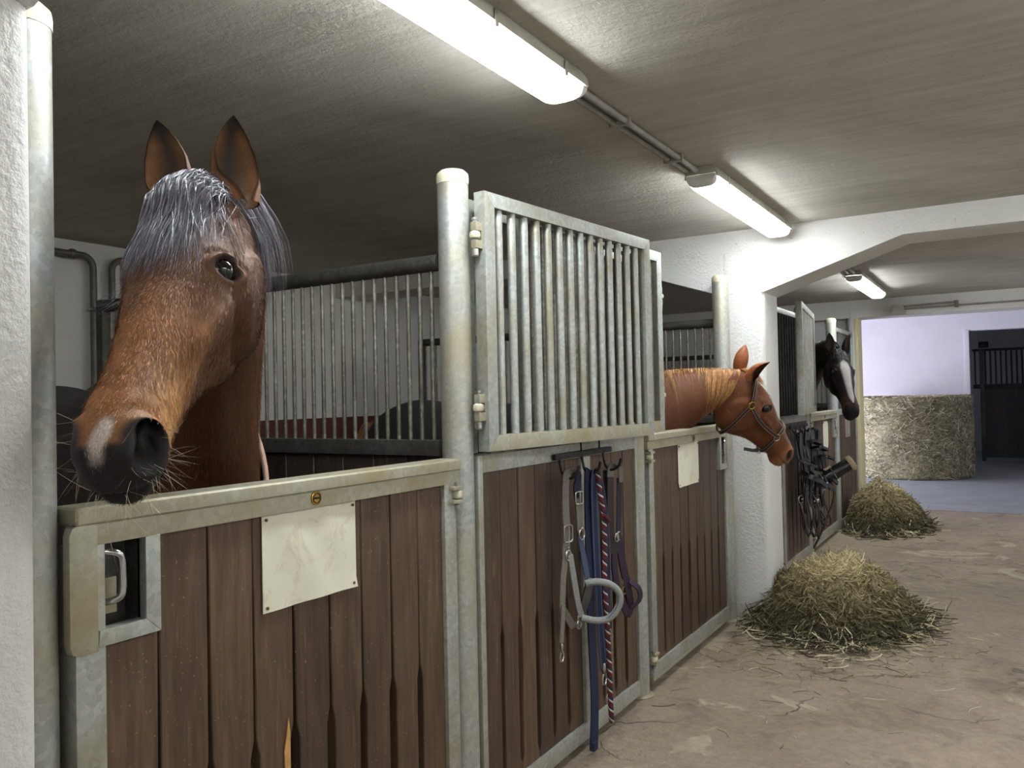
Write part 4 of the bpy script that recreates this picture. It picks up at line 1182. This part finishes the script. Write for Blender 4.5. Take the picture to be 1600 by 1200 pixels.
for sy in (-1, 1):
    worn_strap('cheek_strap', H2, [(.03, sy * .25), (.05, sy * .9), (.10, sy * 1.35)], .026, M['strap_black'], hl)
    worn_strap('cheek_strap', H2, [(.115, sy * 1.42), (.22, sy * 1.48), (.33, sy * 1.50), (.405, sy * 1.40)], .024, M['strap_black'], hl)
    worn_strap('throat_strap', H2, [(.11, sy * 1.5), (.14, sy * 1.9), (.17, sy * 2.4), (.19, sy * 3.1)], .024, M['strap_black'], hl)
    worn_strap('noseband', H2, [(.41, sy * 0.0), (.412, sy * .6), (.41, sy * 1.3)], .026, M['strap_black'], hl)
    worn_strap('noseband', H2, [(.42, sy * 1.5), (.44, sy * 1.95), (.455, sy * 2.5), (.46, sy * 3.1)], .024, M['strap_black'], hl)
    for (a, b, rr_) in ((.108, sy * 1.40, .021), (.413, sy * 1.42, .021)):
        c = H2['HW'](head_pt(np.array([a]), np.array([b]), .024 if a < .2 else .016)[0]) - H2['base']
        nn_ = H2['R'] @ np.array([.1, sy * 1.0, .1]); qm = Vector(nn_).to_track_quat('Z', 'Y').to_matrix()
        MB().torus(c, rr_, .0036, 2, 20, 8, rot=qm).build('ring', M['brass'] if a < .2 else M['nickel'], hl)
c = H2['HW'](head_pt(np.array([.46]), np.array([np.pi]), .014)[0]) - H2['base']
MB().strap([tuple(c), tuple(c + np.array([-.03, -.02, .0])), tuple(c + np.array([-.075, -.05, .012]))], .02, .006, (0, .3, 1)).build('strap_end', M['strap_black'], hl)
MB().torus(c, .018, .0035, 1, 16, 8).build('ring', M['nickel'], hl)

# ------------------------------------------------------------------ tack on the halter panel
TX = .098
M['tack_grey'] = m_plain('grey_webbing', rgb(112, 108, 98), .7, 0, .2, 120, .3)
M['tack_navy'] = m_plain('navy_webbing', rgb(30, 36, 66), .75, 0, .2, 120, .3)
M['tack_blue'] = m_plain('faded_blue_webbing', rgb(74, 86, 112), .75, 0, .25, 150, .3)
M['tack_plum'] = m_plain('plum_webbing', rgb(48, 34, 54), .75, 0, .2, 120, .3)
M['tack_brown'] = m_plain('brown_leather', rgb(44, 32, 28), .5, 0, .2, 60)
M['silver_pad'] = m_plain('silver_padding', rgb(142, 144, 142), .42, .15, .25, 160, .25)
M['rope_red'] = m_plain('red_rope', rgb(92, 28, 34), .8, 0, .2, 90)
M['rope_white'] = m_plain('white_rope', rgb(206, 198, 184), .8, 0, .1, 90)
rk = thing('hook_rack', 'black hook rack on the wooden panel, holding the halters', 'hook rack', (0, 0, 0))
MB().box(.05, .066, 2.86, 3.40, 1.246, 1.270).build('bar', M['black_steel'], rk, bevel=.003)
for y in (3.10, 3.28):
    MB().tube(cr_path([(.058, y, 1.25), (.06, y, 1.28), (.056, y, 1.31), (.03, y, 1.322), (.0, y, 1.322), (-.028, y, 1.318)], 5), .004, 8).build('hanger', M['black_steel'], rk)
HY = (2.90, 3.10, 3.31)
for y in HY:
    MB().tube(cr_path([(.062, y, 1.262), (.066, y, 1.225), (.078, y, 1.185), (.105, y, 1.172), (.138, y, 1.19), (.15, y, 1.225)], 6), .006, 10).build('hook', M['black_steel'], rk)

def yz(pts, x=TX): return [(x + (p[2] if len(p) > 2 else 0), p[0], p[1]) for p in pts]
def band(name, pts, w, mat, parent, th=.0045, wd=(.35, 1, 0), x=TX, n=6):
    return MB().strap(cr_path(yz(pts, x), n), w, th, wd).build(name, mat, parent, bevel=.0008, seg=1)
def buckle(c, w, h, parent, r=.003, mat='nickel', rot=None):
    hw, hh, q = w / 2, h / 2, min(w, h) * .22
    pts = []
    for (sx, sz, a0) in ((1, 1, 0), (-1, 1, 90), (-1, -1, 180), (1, -1, 270)):
        for a in (0, 30, 60, 90):
            an = math.radians(a0 + a); pts.append(Vector((.0, sx * (hw - q) + q * math.cos(an), sz * (hh - q) + q * math.sin(an))))
    rm = Matrix.Rotation(math.radians(-18), 3, 'Z')
    o = MB().tube([Vector(c) + rm @ p for p in pts], r, 8, closed=True).build('buckle', M[mat], parent)
    MB().tube([Vector(c) + rm @ Vector((.004, 0, hh)), Vector(c) + rm @ Vector((.006, 0, -hh * .2)), Vector(c) + rm @ Vector((.004, 0, -hh))], r * .75, 6).build('prong', M[mat], o)
    return o

ha = thing('halter', 'grey webbing halter with padded silver noseband on the left hook', 'halter', (0, 0, 0))
band('crown_strap', [(2.93, 1.197, .01), (2.905, 1.192), (2.882, 1.17), (2.873, 1.067), (2.879, .959), (2.869, .868)], .036, M['tack_grey'], ha, .008)
band('crown_strap', [(2.93, 1.197, .02), (2.955, 1.175, .02), (2.972, 1.133), (2.981, 1.079)], .03, M['tack_navy'], ha, .006)
band('cheek_strap', [(2.981, 1.085), (2.99, 1.03), (2.998, .945)], .032, M['tack_grey'], ha, .007)
band('cheek_strap', [(2.997, .925), (3.017, .858), (3.043, .779), (3.058, .728)], .028, M['tack_blue'], ha, .005)
band('cheek_strap', [(2.885, .868, .01), (2.91, .765, .012), (2.94, .656, .014), (2.965, .606, .014)], .028, M['silver_pad'], ha, .008)
band('throat_strap', [(2.867, .868), (2.843, .78), (2.83, .682), (2.836, .655)], .028, M['tack_grey'], ha, .005)
band('throat_strap', [(2.836, .66), (2.874, .62), (2.916, .577), (2.96, .57), (2.975, .598)], .03, M['tack_grey'], ha, .006)
band('lead_end', [(2.828, .682, .006), (2.815, .6, .006), (2.805, .54, .006)], .02, M['tack_grey'], ha, .006)
band('jaw_strap', [(3.056, .728, .01), (3.03, .689, .012), (2.99, .646, .014), (2.968, .61, .014)], .036, M['tack_brown'], ha, .012)
bp = np.array([TX + .012, 2.968, .600]); rdir = np.array([.853, .522, 0])
hoop = [(0, 0), (20, -5), (40, -3), (54, 9), (60.5, 26), (57, 40), (45, 50), (30, 54), (16, 54), (8, 52)]
hp3 = [tuple(bp + rdir * (a / 378.) + np.array([0, 0, b / 378.])) for a, b in hoop]
nb_ = MB().tube(cr_path(hp3, 6), .0145, 12).build('noseband', M['silver_pad'], ha)
MB().tube([tuple(np.array(p) + np.array([.0, -.0135, .004])) for p in cr_path(hp3, 6)], .0018, 6).build('piping', M['tack_blue'], nb_)
buckle((TX + .008, 2.879, .955), .045, .066, ha, .0036)
buckle((TX + .008, 2.981, 1.085), .042, .05, ha, .0036)
for (y, z, R_) in ((2.998, .935, .024), (2.876, .868, .02), (3.06, .722, .018), (2.966, .602, .02), (2.955, .575, .017)):
    MB().torus((TX + .008, y, z), R_, .0036, 0, 18, 8).build('ring', M['nickel'], ha)
for z in (.90, .92): MB().lathe([(.004, .0), (.005, .006), (.003, .008)], (TX + .004, 2.875, z), 8, 0).build('rivet', M['nickel'], ha)
def snap_hook(parent, x, y, z, s=1.0):
    o = MB().lathe([(.006 * s, 0), (.008 * s, .006 * s), (.008 * s, .02 * s), (.005 * s, .026 * s)], (x, y, z), 10).build('snap_hook', M['nickel'], parent)
    MB().tube([(x, y, z + .001), (x, y + .012 * s, z - .012 * s), (x, y + .016 * s, z - .03 * s), (x, y + .004 * s, z - .046 * s), (x, y - .012 * s, z - .04 * s), (x, y - .014 * s, z - .022 * s), (x, y - .006 * s, z - .008 * s)], .0035 * s, 8).build('gate', M['nickel'], o)
snap_hook(ha, TX + .006, 2.804, .512, 1.0)

def lead(name, label, pts, w, mat, th=.006, edge=None, x=TX):
    r_ = thing(name, label, 'lead rope', (0, 0, 0), 0, 'lead ropes on the middle hook')
    path = cr_path(yz(pts, x), 7)
    MB().strap(path, w, th, (.35, 1, 0)).build('webbing', M[mat], r_, bevel=.0008, seg=1)
    if edge:
        for k in (-1, 1):
            MB().tube([(p[0] + .003 + k * .35 * w * .47, p[1] + k * w * .47, p[2]) for p in path], .0032, 6).build('edging', M[edge], r_)
    return r_
ln1 = lead('lead_rope', 'wide navy blue webbing lead hanging down to the floor', [(3.10, 1.190, .0), (3.085, 1.15), (3.078, .873), (3.08, .603), (3.09, .412), (3.098, .249), (3.09, .118), (3.08, .035)], .042, 'tack_navy', .008)
MB().box(TX - .012, TX + .012, 3.06, 3.10, .018, .055).build('knotted_end', M['tack_navy'], ln1, bevel=.006)
ln2 = lead('lead_rope', 'looped navy lead with pale blue edging beside the red rope', [(3.105, 1.188, .02), (3.092, 1.12, .02), (3.098, .9, .02), (3.11, .7, .02), (3.125, .5, .02), (3.145, .36, .02), (3.152, .34, .022), (3.16, .36, .02), (3.195, .55, .018), (3.215, .716, .016), (3.21, .94, .014), (3.175, 1.11, .012), (3.12, 1.189, .012)], .03, 'tack_navy', .006, 'tack_blue')
snap_hook(ln2, TX + .022, 3.15, .33, 1.3)
rp = thing('lead_rope', 'red and white braided rope hanging between the navy leads', 'lead rope', (0, 0, 0), 0, 'lead ropes on the middle hook')
rpts = np.array(cr_path(yz([(3.112, 1.19, .03), (3.115, 1.09, .04), (3.138, 1.0, .042), (3.145, .867, .042), (3.135, .734, .042), (3.148, .597, .04), (3.158, .458, .04), (3.166, .347, .04), (3.168, .211, .04), (3.176, .11, .04)]), 26))
tl_ = np.concatenate([[0], np.cumsum(np.linalg.norm(np.diff(rpts, axis=0), axis=1))])
for k, mt in enumerate(('rope_red', 'rope_white', 'tack_navy', 'rope_red')):
    a_ = tl_ / .042 * 2 * np.pi + k * np.pi / 2
    P = rpts + np.stack([np.cos(a_) * .0062, np.sin(a_) * .0062, 0 * a_], 1)
    MB().tube([tuple(p) for p in P], .0062 if mt != 'rope_white' else .0048, 7).build('strand', M[mt], rp)
MB().tube(cr_path(yz([(3.118, 1.0, .05), (3.135, .985, .06), (3.165, .97, .055)]), 5), .008, 8).build('knot', M['rope_red'], rp)
snap_hook(rp, TX + .03, 3.172, .24, 1.2)

pu = thing('halter', 'dark plum halter with a grey loop on the right hook', 'halter', (0, 0, 0))
band('crown_strap', [(3.345, 1.19, .02), (3.315, 1.18), (3.305, 1.12)], .04, M['tack_grey'], pu, .006)
band('crown_strap', [(3.345, 1.19, .03), (3.372, 1.18, .02), (3.378, 1.11, .02)], .03, M['tack_grey'], pu, .006)
band('cheek_strap', [(3.305, 1.14), (3.298, 1.039), (3.296, .93), (3.302, .80)], .04, M['tack_brown'], pu, .008)
band('cheek_strap', [(3.376, 1.13, .012), (3.366, 1.004, .012), (3.353, .869, .012)], .03, M['tack_plum'], pu)
band('noseband', [(3.353, .869, .012), (3.375, .743, .018), (3.425, .614, .022), (3.452, .53, .018), (3.43, .5, .012)], .04, M['tack_plum'], pu, .008)
band('noseband', [(3.34, .86, .004), (3.318, .755, .004), (3.34, .636, .008), (3.391, .553, .012), (3.44, .495, .014)], .036, M['tack_plum'], pu, .008)
band('chin_strap', [(3.42, .66, .03), (3.455, .62, .06), (3.462, .57, .06), (3.44, .53, .03)], .028, M['tack_plum'], pu, .007)
for (y, z) in ((3.353, .872), (3.33, .868), (3.40, .665), (3.398, .62)): MB().torus((TX + .014, y, z), .018, .0033, 0, 18, 8).build('ring', M['nickel'] if z > .7 else M['brass'], pu)
ch_ = thing('lead_chain', 'dark leather lead with a small chain behind the plum halter', 'lead rope', (0, 0, 0))
band('leather_end', [(3.30, 1.17), (3.292, 1.0), (3.30, .75), (3.318, .55), (3.315, .46)], .022, M['tack_brown'], ch_, x=.075)
for k in range(11):
    qr = Matrix.Rotation(math.radians(90 * (k % 2)), 3, 'Z')
    MB().torus((.078, 3.312 + .006 * math.sin(k), .45 - .019 * k), .0075, .0022, 0, 12, 6, sq=1.6, rot=qr).build('link', M['nickel'], ch_)

# ------------------------------------------------------------------ bridles on the farther panel
M['leather_black'] = m_plain('black_bridle_leather', rgb(24, 23, 24), .32, 0, .25, 40)
M['fleece'] = m_plain('beige_fleece', rgb(196, 180, 146), .95, 0, .2, 140, .8)
r2 = thing('hook_rack', 'dark hook rail above the black bridles', 'hook rack', (0, 0, 0))
MB().box(.048, .064, 6.98, 7.66, 1.19, 1.215).build('bar', M['black_steel'], r2, bevel=.003)
BY = (7.04, 7.18, 7.33, 7.50)
for y in BY: MB().tube(cr_path([(.06, y, 1.205), (.075, y, 1.16), (.11, y, 1.15), (.14, y, 1.185)], 5), .007, 8).build('hook', M['black_steel'], r2)
bl_lab = ['black leather bridle on the first hook, next to the column', 'black leather bridle with a shiny curb bit, second from the column', 'black leather bridle third from the column, its reins down to the hay', 'black leather bridle nearest to the farther half door']
for bi, y in enumerate(BY):
    b = thing('bridle', bl_lab[bi], 'bridle', (0, 0, 0), 0, 'black bridles on the farther panel')
    rr = random.Random(bi * 5 + 3); dx = .10 + .02 * bi
    sw = rr.uniform(-.03, .05); jz = rr.uniform(-.05, .05)
    def P(*pts): return cr_path([(dx + a + rr.uniform(-.012, .012), y + c + sw * (1.17 - z) + rr.uniform(-.012, .012), z + (jz if z < 1.1 else 0)) for a, c, z in pts], 6)
    L = rr.uniform(.46, .66)
    for s in (-1, 1):
        MB().strap(P((.0, 0, 1.175), (.01, s * .03, 1.12), (.02 + .01 * s, s * .055, .95), (.02, s * .05, 1.17 - L)), .03, .007, (.4, 1, 0)).build('cheek_strap', M['leather_black'], b)
        MB().torus((dx + .03, y + s * .05 + sw * L, 1.14 - L + jz), .032, .0045, 0, 18, 8, rot=Matrix.Rotation(.5 * s + bi, 3, 'Z')).build('bit_ring', M['nickel'], b)
        MB().strap(P((.02, s * .05, 1.12 - L), (.07 + .02 * s, s * .09, .50 - .05 * bi), (.06, s * .04 + .03, .22 + .08 * ((bi * 2 + s) % 3)), (.03, s * .02, .36), (.02, s * .03 - .02, .62)), .022, .006, (.3, 1, 0)).build('rein', M['leather_black'], b)
    MB().tube([(dx + .03, y - .05 + sw * L, 1.14 - L + jz), (dx + .06, y + sw * L, 1.15 - L + jz), (dx + .03, y + .05 + sw * L, 1.14 - L + jz)], .007, 8).build('mouthpiece', M['nickel'], b)
    zb_, zn_ = rr.uniform(.90, 1.04), rr.uniform(.70, .84); ti = rr.uniform(-.07, .07)
    MB().strap(P((.02, -.055, zb_), (.10, -.05, zb_ - .02 + ti), (.15, .03, zb_ - .05 + ti), (.09, .07, zb_ - .02), (.03, .06, zb_)), .022, .008, (0, .3, 1)).build('browband', M['leather_black'], b)
    MB().strap(P((.03, -.06, zn_), (.12, -.08, zn_ - .04), (.18, .0, zn_ - .09 - ti), (.13, .09, zn_ - .05), (.03, .06, zn_)), .04, .014, (0, .3, 1)).build('noseband', M['leather_black'], b)
    MB().strap(P((.01, .03, 1.15), (.05, .10, .9), (.05, .10, .70), (.03, .03, .58 + ti), (.03, -.07, .70), (.02, -.05, 1.0)), .022, .006, (.5, 1, 0)).build('throat_strap', M['leather_black'], b)
    MB().strap(P((.02, .0, 1.16), (.03, -.02, 1.0), (.06, .02, .80), (.05, -.03, .62), (.04, .01, .48)), .036, .010, (.4, 1, 0)).build('padded_strap', M['leather_black'], b)
rl = thing('fleece_girth', 'black padded roll with beige fleece ends sticking out beside the bridles', 'girth', (0, 0, 0))
c0, c1 = np.array([.17, 7.42, .70]), np.array([.43, 7.52, .87]); ax = unit(c1 - c0)
MB().tube([tuple(c0 + (c1 - c0) * t_) for t_ in (0, .1, .5, .9, 1)], [.05, .058, .060, .058, .05], 16).build('padding', M['leather_black'], rl)
MB().tube([tuple(c1 - ax * .012), tuple(c1 + ax * .004), tuple(c1 + ax * .028), tuple(c1 + ax * .034)], [.062, .071, .069, .055], 18).build('fleece', M['fleece'], rl)
MB().tube([tuple(c0 + ax * .06 + np.array([-.01, 0, .05])), tuple(c0 + ax * .16 + np.array([-.01, 0, .055]))], [.024, .024], 12).build('fleece', M['fleece'], rl)
MB().torus(tuple((c0 + c1) / 2), .0625, .004, 2, 20, 6, rot=Vector(ax).to_track_quat('Z', 'Y').to_matrix()).build('keeper', M['tack_grey'], rl)
MB().strap(cr_path([(.10, 7.42, 1.17), (.14, 7.42, .95), (.2, 7.43, .74), (.26, 7.46, .70), (.3, 7.5, .60), (.22, 7.5, .35), (.12, 7.48, .12)], 6), .026, .006, (.4, 1, 0)).build('strap', M['leather_black'], rl)

# ------------------------------------------------------------------ hay heaps, bale, straw
t = NT('hay_strands'); at = t.n('ShaderNodeVertexColor', layer_name='Col'); t.base(at.outputs[0]); M['hay'] = t.pr(.7)
HAYC = np.array([rgb(206, 192, 152), rgb(166, 152, 114), rgb(132, 120, 86), rgb(98, 90, 62), rgb(68, 62, 42), rgb(224, 212, 178)])
HAYW = np.array([.12, .22, .24, .22, .15, .05])
def hay_mesh(name, P, w, pal, pw, seed, mound=None, mcol=None):
    r = np.random.default_rng(seed); N, K, _ = P.shape
    sdv = rot_perp(P, seed); prof = np.ones(K)
    off = sdv * (w[:, None] * prof * .5)[:, :, None]
    V = np.stack([P - off, P + off], 2).reshape(-1, 3)
    i = np.arange(N)[:, None] * (K * 2) + np.arange(K - 1)[None, :] * 2
    Q = np.stack([i, i + 1, i + 3, i + 2], -1).reshape(-1, 4)
    c = pal[r.choice(len(pal), N, p=pw)] * r.uniform(.8, 1.2, (N, 1))
    C = np.repeat(c, K * 2, 0)
    if mound is not None:
        mv, mq = mound; Q = np.concatenate([Q, mq + len(V)]); V = np.concatenate([V, mv]); C = np.concatenate([C, np.tile(mcol, (len(mv), 1))])
    me = fast_mesh(name, V, Q)
    ca_ = me.color_attributes.new('Col', 'FLOAT_COLOR', 'POINT')
    ca_.data.foreach_set('color', np.concatenate([np.clip(C, 0, 1), np.ones((len(C), 1))], 1).astype(np.float32).ravel())
    return me
def hay_pile(cx, cy, rx, ry, h, n, seed, label, clip=None, w=.0042, ln=(.10, .30)):
    r = np.random.default_rng(seed)
    def H(x, y):
        a = (x - cx) / rx; b = (y - cy) / ry; d = np.sqrt(a * a + b * b)
        lump = 1 + .14 * np.sin(x * 9 + seed) * np.sin(y * 7.3 + 1) + .09 * np.sin(x * 21 + y * 15)
        return h * np.clip(1 - d ** 1.6, 0, None) ** .85 * lump
    # core
    m = 40; g_ = np.linspace(-1, 1, m); X, Y = np.meshgrid(g_, g_, indexing='ij')
    rr_ = np.maximum(np.abs(X), np.abs(Y)); an = np.sqrt(X * X + Y * Y) + 1e-9
    X, Y = X / an * rr_, Y / an * rr_
    x, y = cx + X * rx * .97, cy + Y * ry * .97
    if clip: x = np.maximum(x, clip(y))
    z = np.maximum(H(x, y) - .03, .0)
    mv = np.stack([x, y, z], -1).reshape(-1, 3)
    i = (np.arange(m - 1)[:, None] * m + np.arange(m - 1)[None]).ravel()
    mq = np.stack([i, i + m, i + m + 1, i + 1], 1)
    # strands
    K = 6; d = np.sqrt(r.uniform(0, 1, n)) * np.where(r.random(n) < .12, r.uniform(1.0, 1.35, n), 1.0); th = r.uniform(0, 2 * np.pi, n)
    px, py = cx + d * np.cos(th) * rx, cy + d * np.sin(th) * ry
    L = r.uniform(ln[0], ln[1], n); a0 = r.uniform(0, 2 * np.pi, n); curl = r.normal(size=n) * 2.0
    tt = np.linspace(-.5, .5, K)[None]
    ang = a0[:, None] + curl[:, None] * tt
    dxs = np.cumsum(np.cos(ang), 1) / K * L[:, None]; dys = np.cumsum(np.sin(ang), 1) / K * L[:, None]
    x = px[:, None] + dxs - dxs.mean(1, keepdims=True); y = py[:, None] + dys - dys.mean(1, keepdims=True)
    if clip: x = np.maximum(x, clip(y) + .004)
    z = H(x, y)
    zm = H(px, py)[:, None]
    z = .55 * z + .45 * (zm + (z.mean(1, keepdims=True) - zm)) + r.uniform(-.03, .025, n)[:, None] + (r.normal(size=n) * .045)[:, None] * tt - (r.normal(size=n) * .14 + .06)[:, None] * (tt ** 2)
    z = np.maximum(z, .004 + r.uniform(0, .008, n)[:, None])
    P = np.stack([x, y, z], -1)
    me = hay_mesh('hay_pile', P, r.uniform(.6, 1.4, n) * w, HAYC, HAYW, seed, (mv, mq), np.array(rgb(92, 82, 54)))
    o = mkobj('hay_pile', me, M['hay'], None, False)
    return tag(o, label, 'hay pile', 'loose hay heaps in the aisle')
def clip1(y): return np.where((y > 5.43) & (y < 5.89), .262, .08)
def clip2(y): return np.full_like(y, .08)
hay_pile(.60, 5.72, .50, .72, .37, 16000, 3, 'heap of loose hay on the floor against the white column', clip1, .0050, (.12, .36))
hay_pile(.40, 9.78, .43, .74, .46, 11000, 4, 'farther heap of loose hay below the dark horse', clip2, .0066, (.12, .36))
# straws lying about
r = np.random.default_rng(9); n = 1500
u = r.random(n)
px = np.where(u < .75, .55 + r.normal(size=n) * .40, r.uniform(.1, 3.0, n)); py = np.where(u < .75, 5.15 + r.normal(size=n) * .35, r.uniform(1.5, 10.5, n))
ok = (px > .12) & ~((px < .3) & (py > 5.4) & (py < 5.9)); px, py = px[ok], py[ok]; n = len(px)
L = r.uniform(.02, .14, n); a = r.uniform(0, 6.28, n); tt = np.linspace(-.5, .5, 4)[None]; cv = r.normal(size=n)[:, None] * .5
P = np.stack([px[:, None] + np.cos(a[:, None] + cv * tt) * L[:, None] * tt, py[:, None] + np.sin(a[:, None] + cv * tt) * L[:, None] * tt, .004 + 0 * tt + r.uniform(0, .006, n)[:, None]], -1)
o = mkobj('loose_straw', hay_mesh('loose_straw', P, r.uniform(.002, .004, n), HAYC, HAYW, 5), M['hay'], None, False)
tag(o, 'stray hay stalks scattered over the aisle floor', 'straw', None, 'stuff')
# round bale
BR, BH, bc = .97, 1.36, (.12, 15.80)
t = NT('netted_bale'); v = t.coord((1, 1, 1)); vz = t.coord((.7, .7, 22))
f = t.noise(v, 26, 6, .7, .6); f2 = t.noise(v, 4, 4)
c_ = t.ramp(f, [(.3, rgb(92, 82, 58)), (.5, rgb(150, 138, 106)), (.72, rgb(206, 196, 168))])
k_ = t.ramp(f2, [(.35, (.75,) * 3), (.65, (1.12,) * 3)])
t.base(t.mix(1.0, c_, k_, 'MULTIPLY'))
b1 = t.bump(t.noise(vz, 2.2, 3), .6, .02); t.bump(f, .9, .02, b1)
M['bale'] = t.pr(.85)
bl = thing('round_bale', 'large round straw bale standing on end in the far passage', 'bale', (bc[0], bc[1], 0.004))
rg_ = np.random.default_rng(2); nz, na_ = 44, 120; vs, fs = [], []
for i in range(nz):
    z = BH * i / (nz - 1)
    for k in range(na_):
        a = 2 * math.pi * k / na_
        rr_ = BR * (1 + .012 * math.sin(3 * a + 2 * z) + .008 * math.sin(7 * a - 5 * z)) + rg_.uniform(-.006, .006) - .05 * max(0, (z - BH + .08) / .08) ** 2 - .03 * max(0, (.06 - z) / .06) ** 2 + .006 * math.sin(z * 60)
        vs.append((rr_ * math.cos(a), rr_ * math.sin(a), z))
for i in range(nz - 1):
    for k in range(na_): fs.append((i * na_ + k, i * na_ + (k + 1) % na_, (i + 1) * na_ + (k + 1) % na_, (i + 1) * na_ + k))
fs.append(tuple(range(na_))[::-1]); fs.append(tuple(range((nz - 1) * na_, nz * na_)))
MB().add(vs, fs).build('body', M['bale'], bl, ang=80)
n = 9000; a = rg_.uniform(0, 6.283, n); z = rg_.uniform(.02, BH, n); topm = rg_.random(n) < .12
L = rg_.uniform(.04, .16, n); tt = np.linspace(-.5, .5, 4)[None]; sl = rg_.normal(size=n) * .7
aa = a[:, None] + L[:, None] / BR * tt * np.cos(sl)[:, None]; zz = z[:, None] + L[:, None] * np.sin(sl)[:, None] * tt
rr_ = BR + .003 + rg_.uniform(0, .016, n)[:, None] * (.4 + (tt * 2) ** 2) + 0 * aa
rr_ = np.where(topm[:, None], BR * np.sqrt(rg_.random(n))[:, None] + L[:, None] * tt, rr_); zz = np.where(topm[:, None], BH + .01 + .03 * rg_.random(n)[:, None] * (tt + .5), np.clip(zz, .0, BH + .02))
P = np.stack([rr_ * np.cos(aa), rr_ * np.sin(aa), zz], -1)
sw = mkobj('straw', hay_mesh('straw', P, rg_.uniform(.004, .009, n), np.array([rgb(214, 206, 180), rgb(168, 156, 122), rgb(120, 108, 76), rgb(84, 74, 50)]), np.array([.3, .35, .22, .13]), 6), M['hay'], bl, False)
sw['kind'] = 'stuff'
# stones and chaff by the far wall
# ------------------------------------------------------------------ stall front seen through the far doorway
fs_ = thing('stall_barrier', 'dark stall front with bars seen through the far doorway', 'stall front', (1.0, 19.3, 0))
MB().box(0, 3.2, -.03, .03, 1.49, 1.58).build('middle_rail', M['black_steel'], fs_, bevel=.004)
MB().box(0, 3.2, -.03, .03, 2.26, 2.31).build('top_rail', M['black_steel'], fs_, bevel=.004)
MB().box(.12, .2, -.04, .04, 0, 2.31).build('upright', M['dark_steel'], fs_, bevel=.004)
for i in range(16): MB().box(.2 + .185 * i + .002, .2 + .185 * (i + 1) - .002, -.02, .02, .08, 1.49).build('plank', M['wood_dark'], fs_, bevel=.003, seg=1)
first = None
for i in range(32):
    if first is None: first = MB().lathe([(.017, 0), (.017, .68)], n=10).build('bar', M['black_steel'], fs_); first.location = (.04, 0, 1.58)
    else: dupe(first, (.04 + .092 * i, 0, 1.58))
sp_ = thing('speaker_box', 'small dark box above the bars inside the far doorway', 'box', (1.14, 22.24, 2.46))
MB().box(-.1, .1, -.06, .06, 0, .14).build('box_body', M['black_steel'], sp_, bevel=.01)
MB().box(-.08, .08, -.068, -.058, .02, .12).build('front', M['dark_steel'], sp_, bevel=.004)
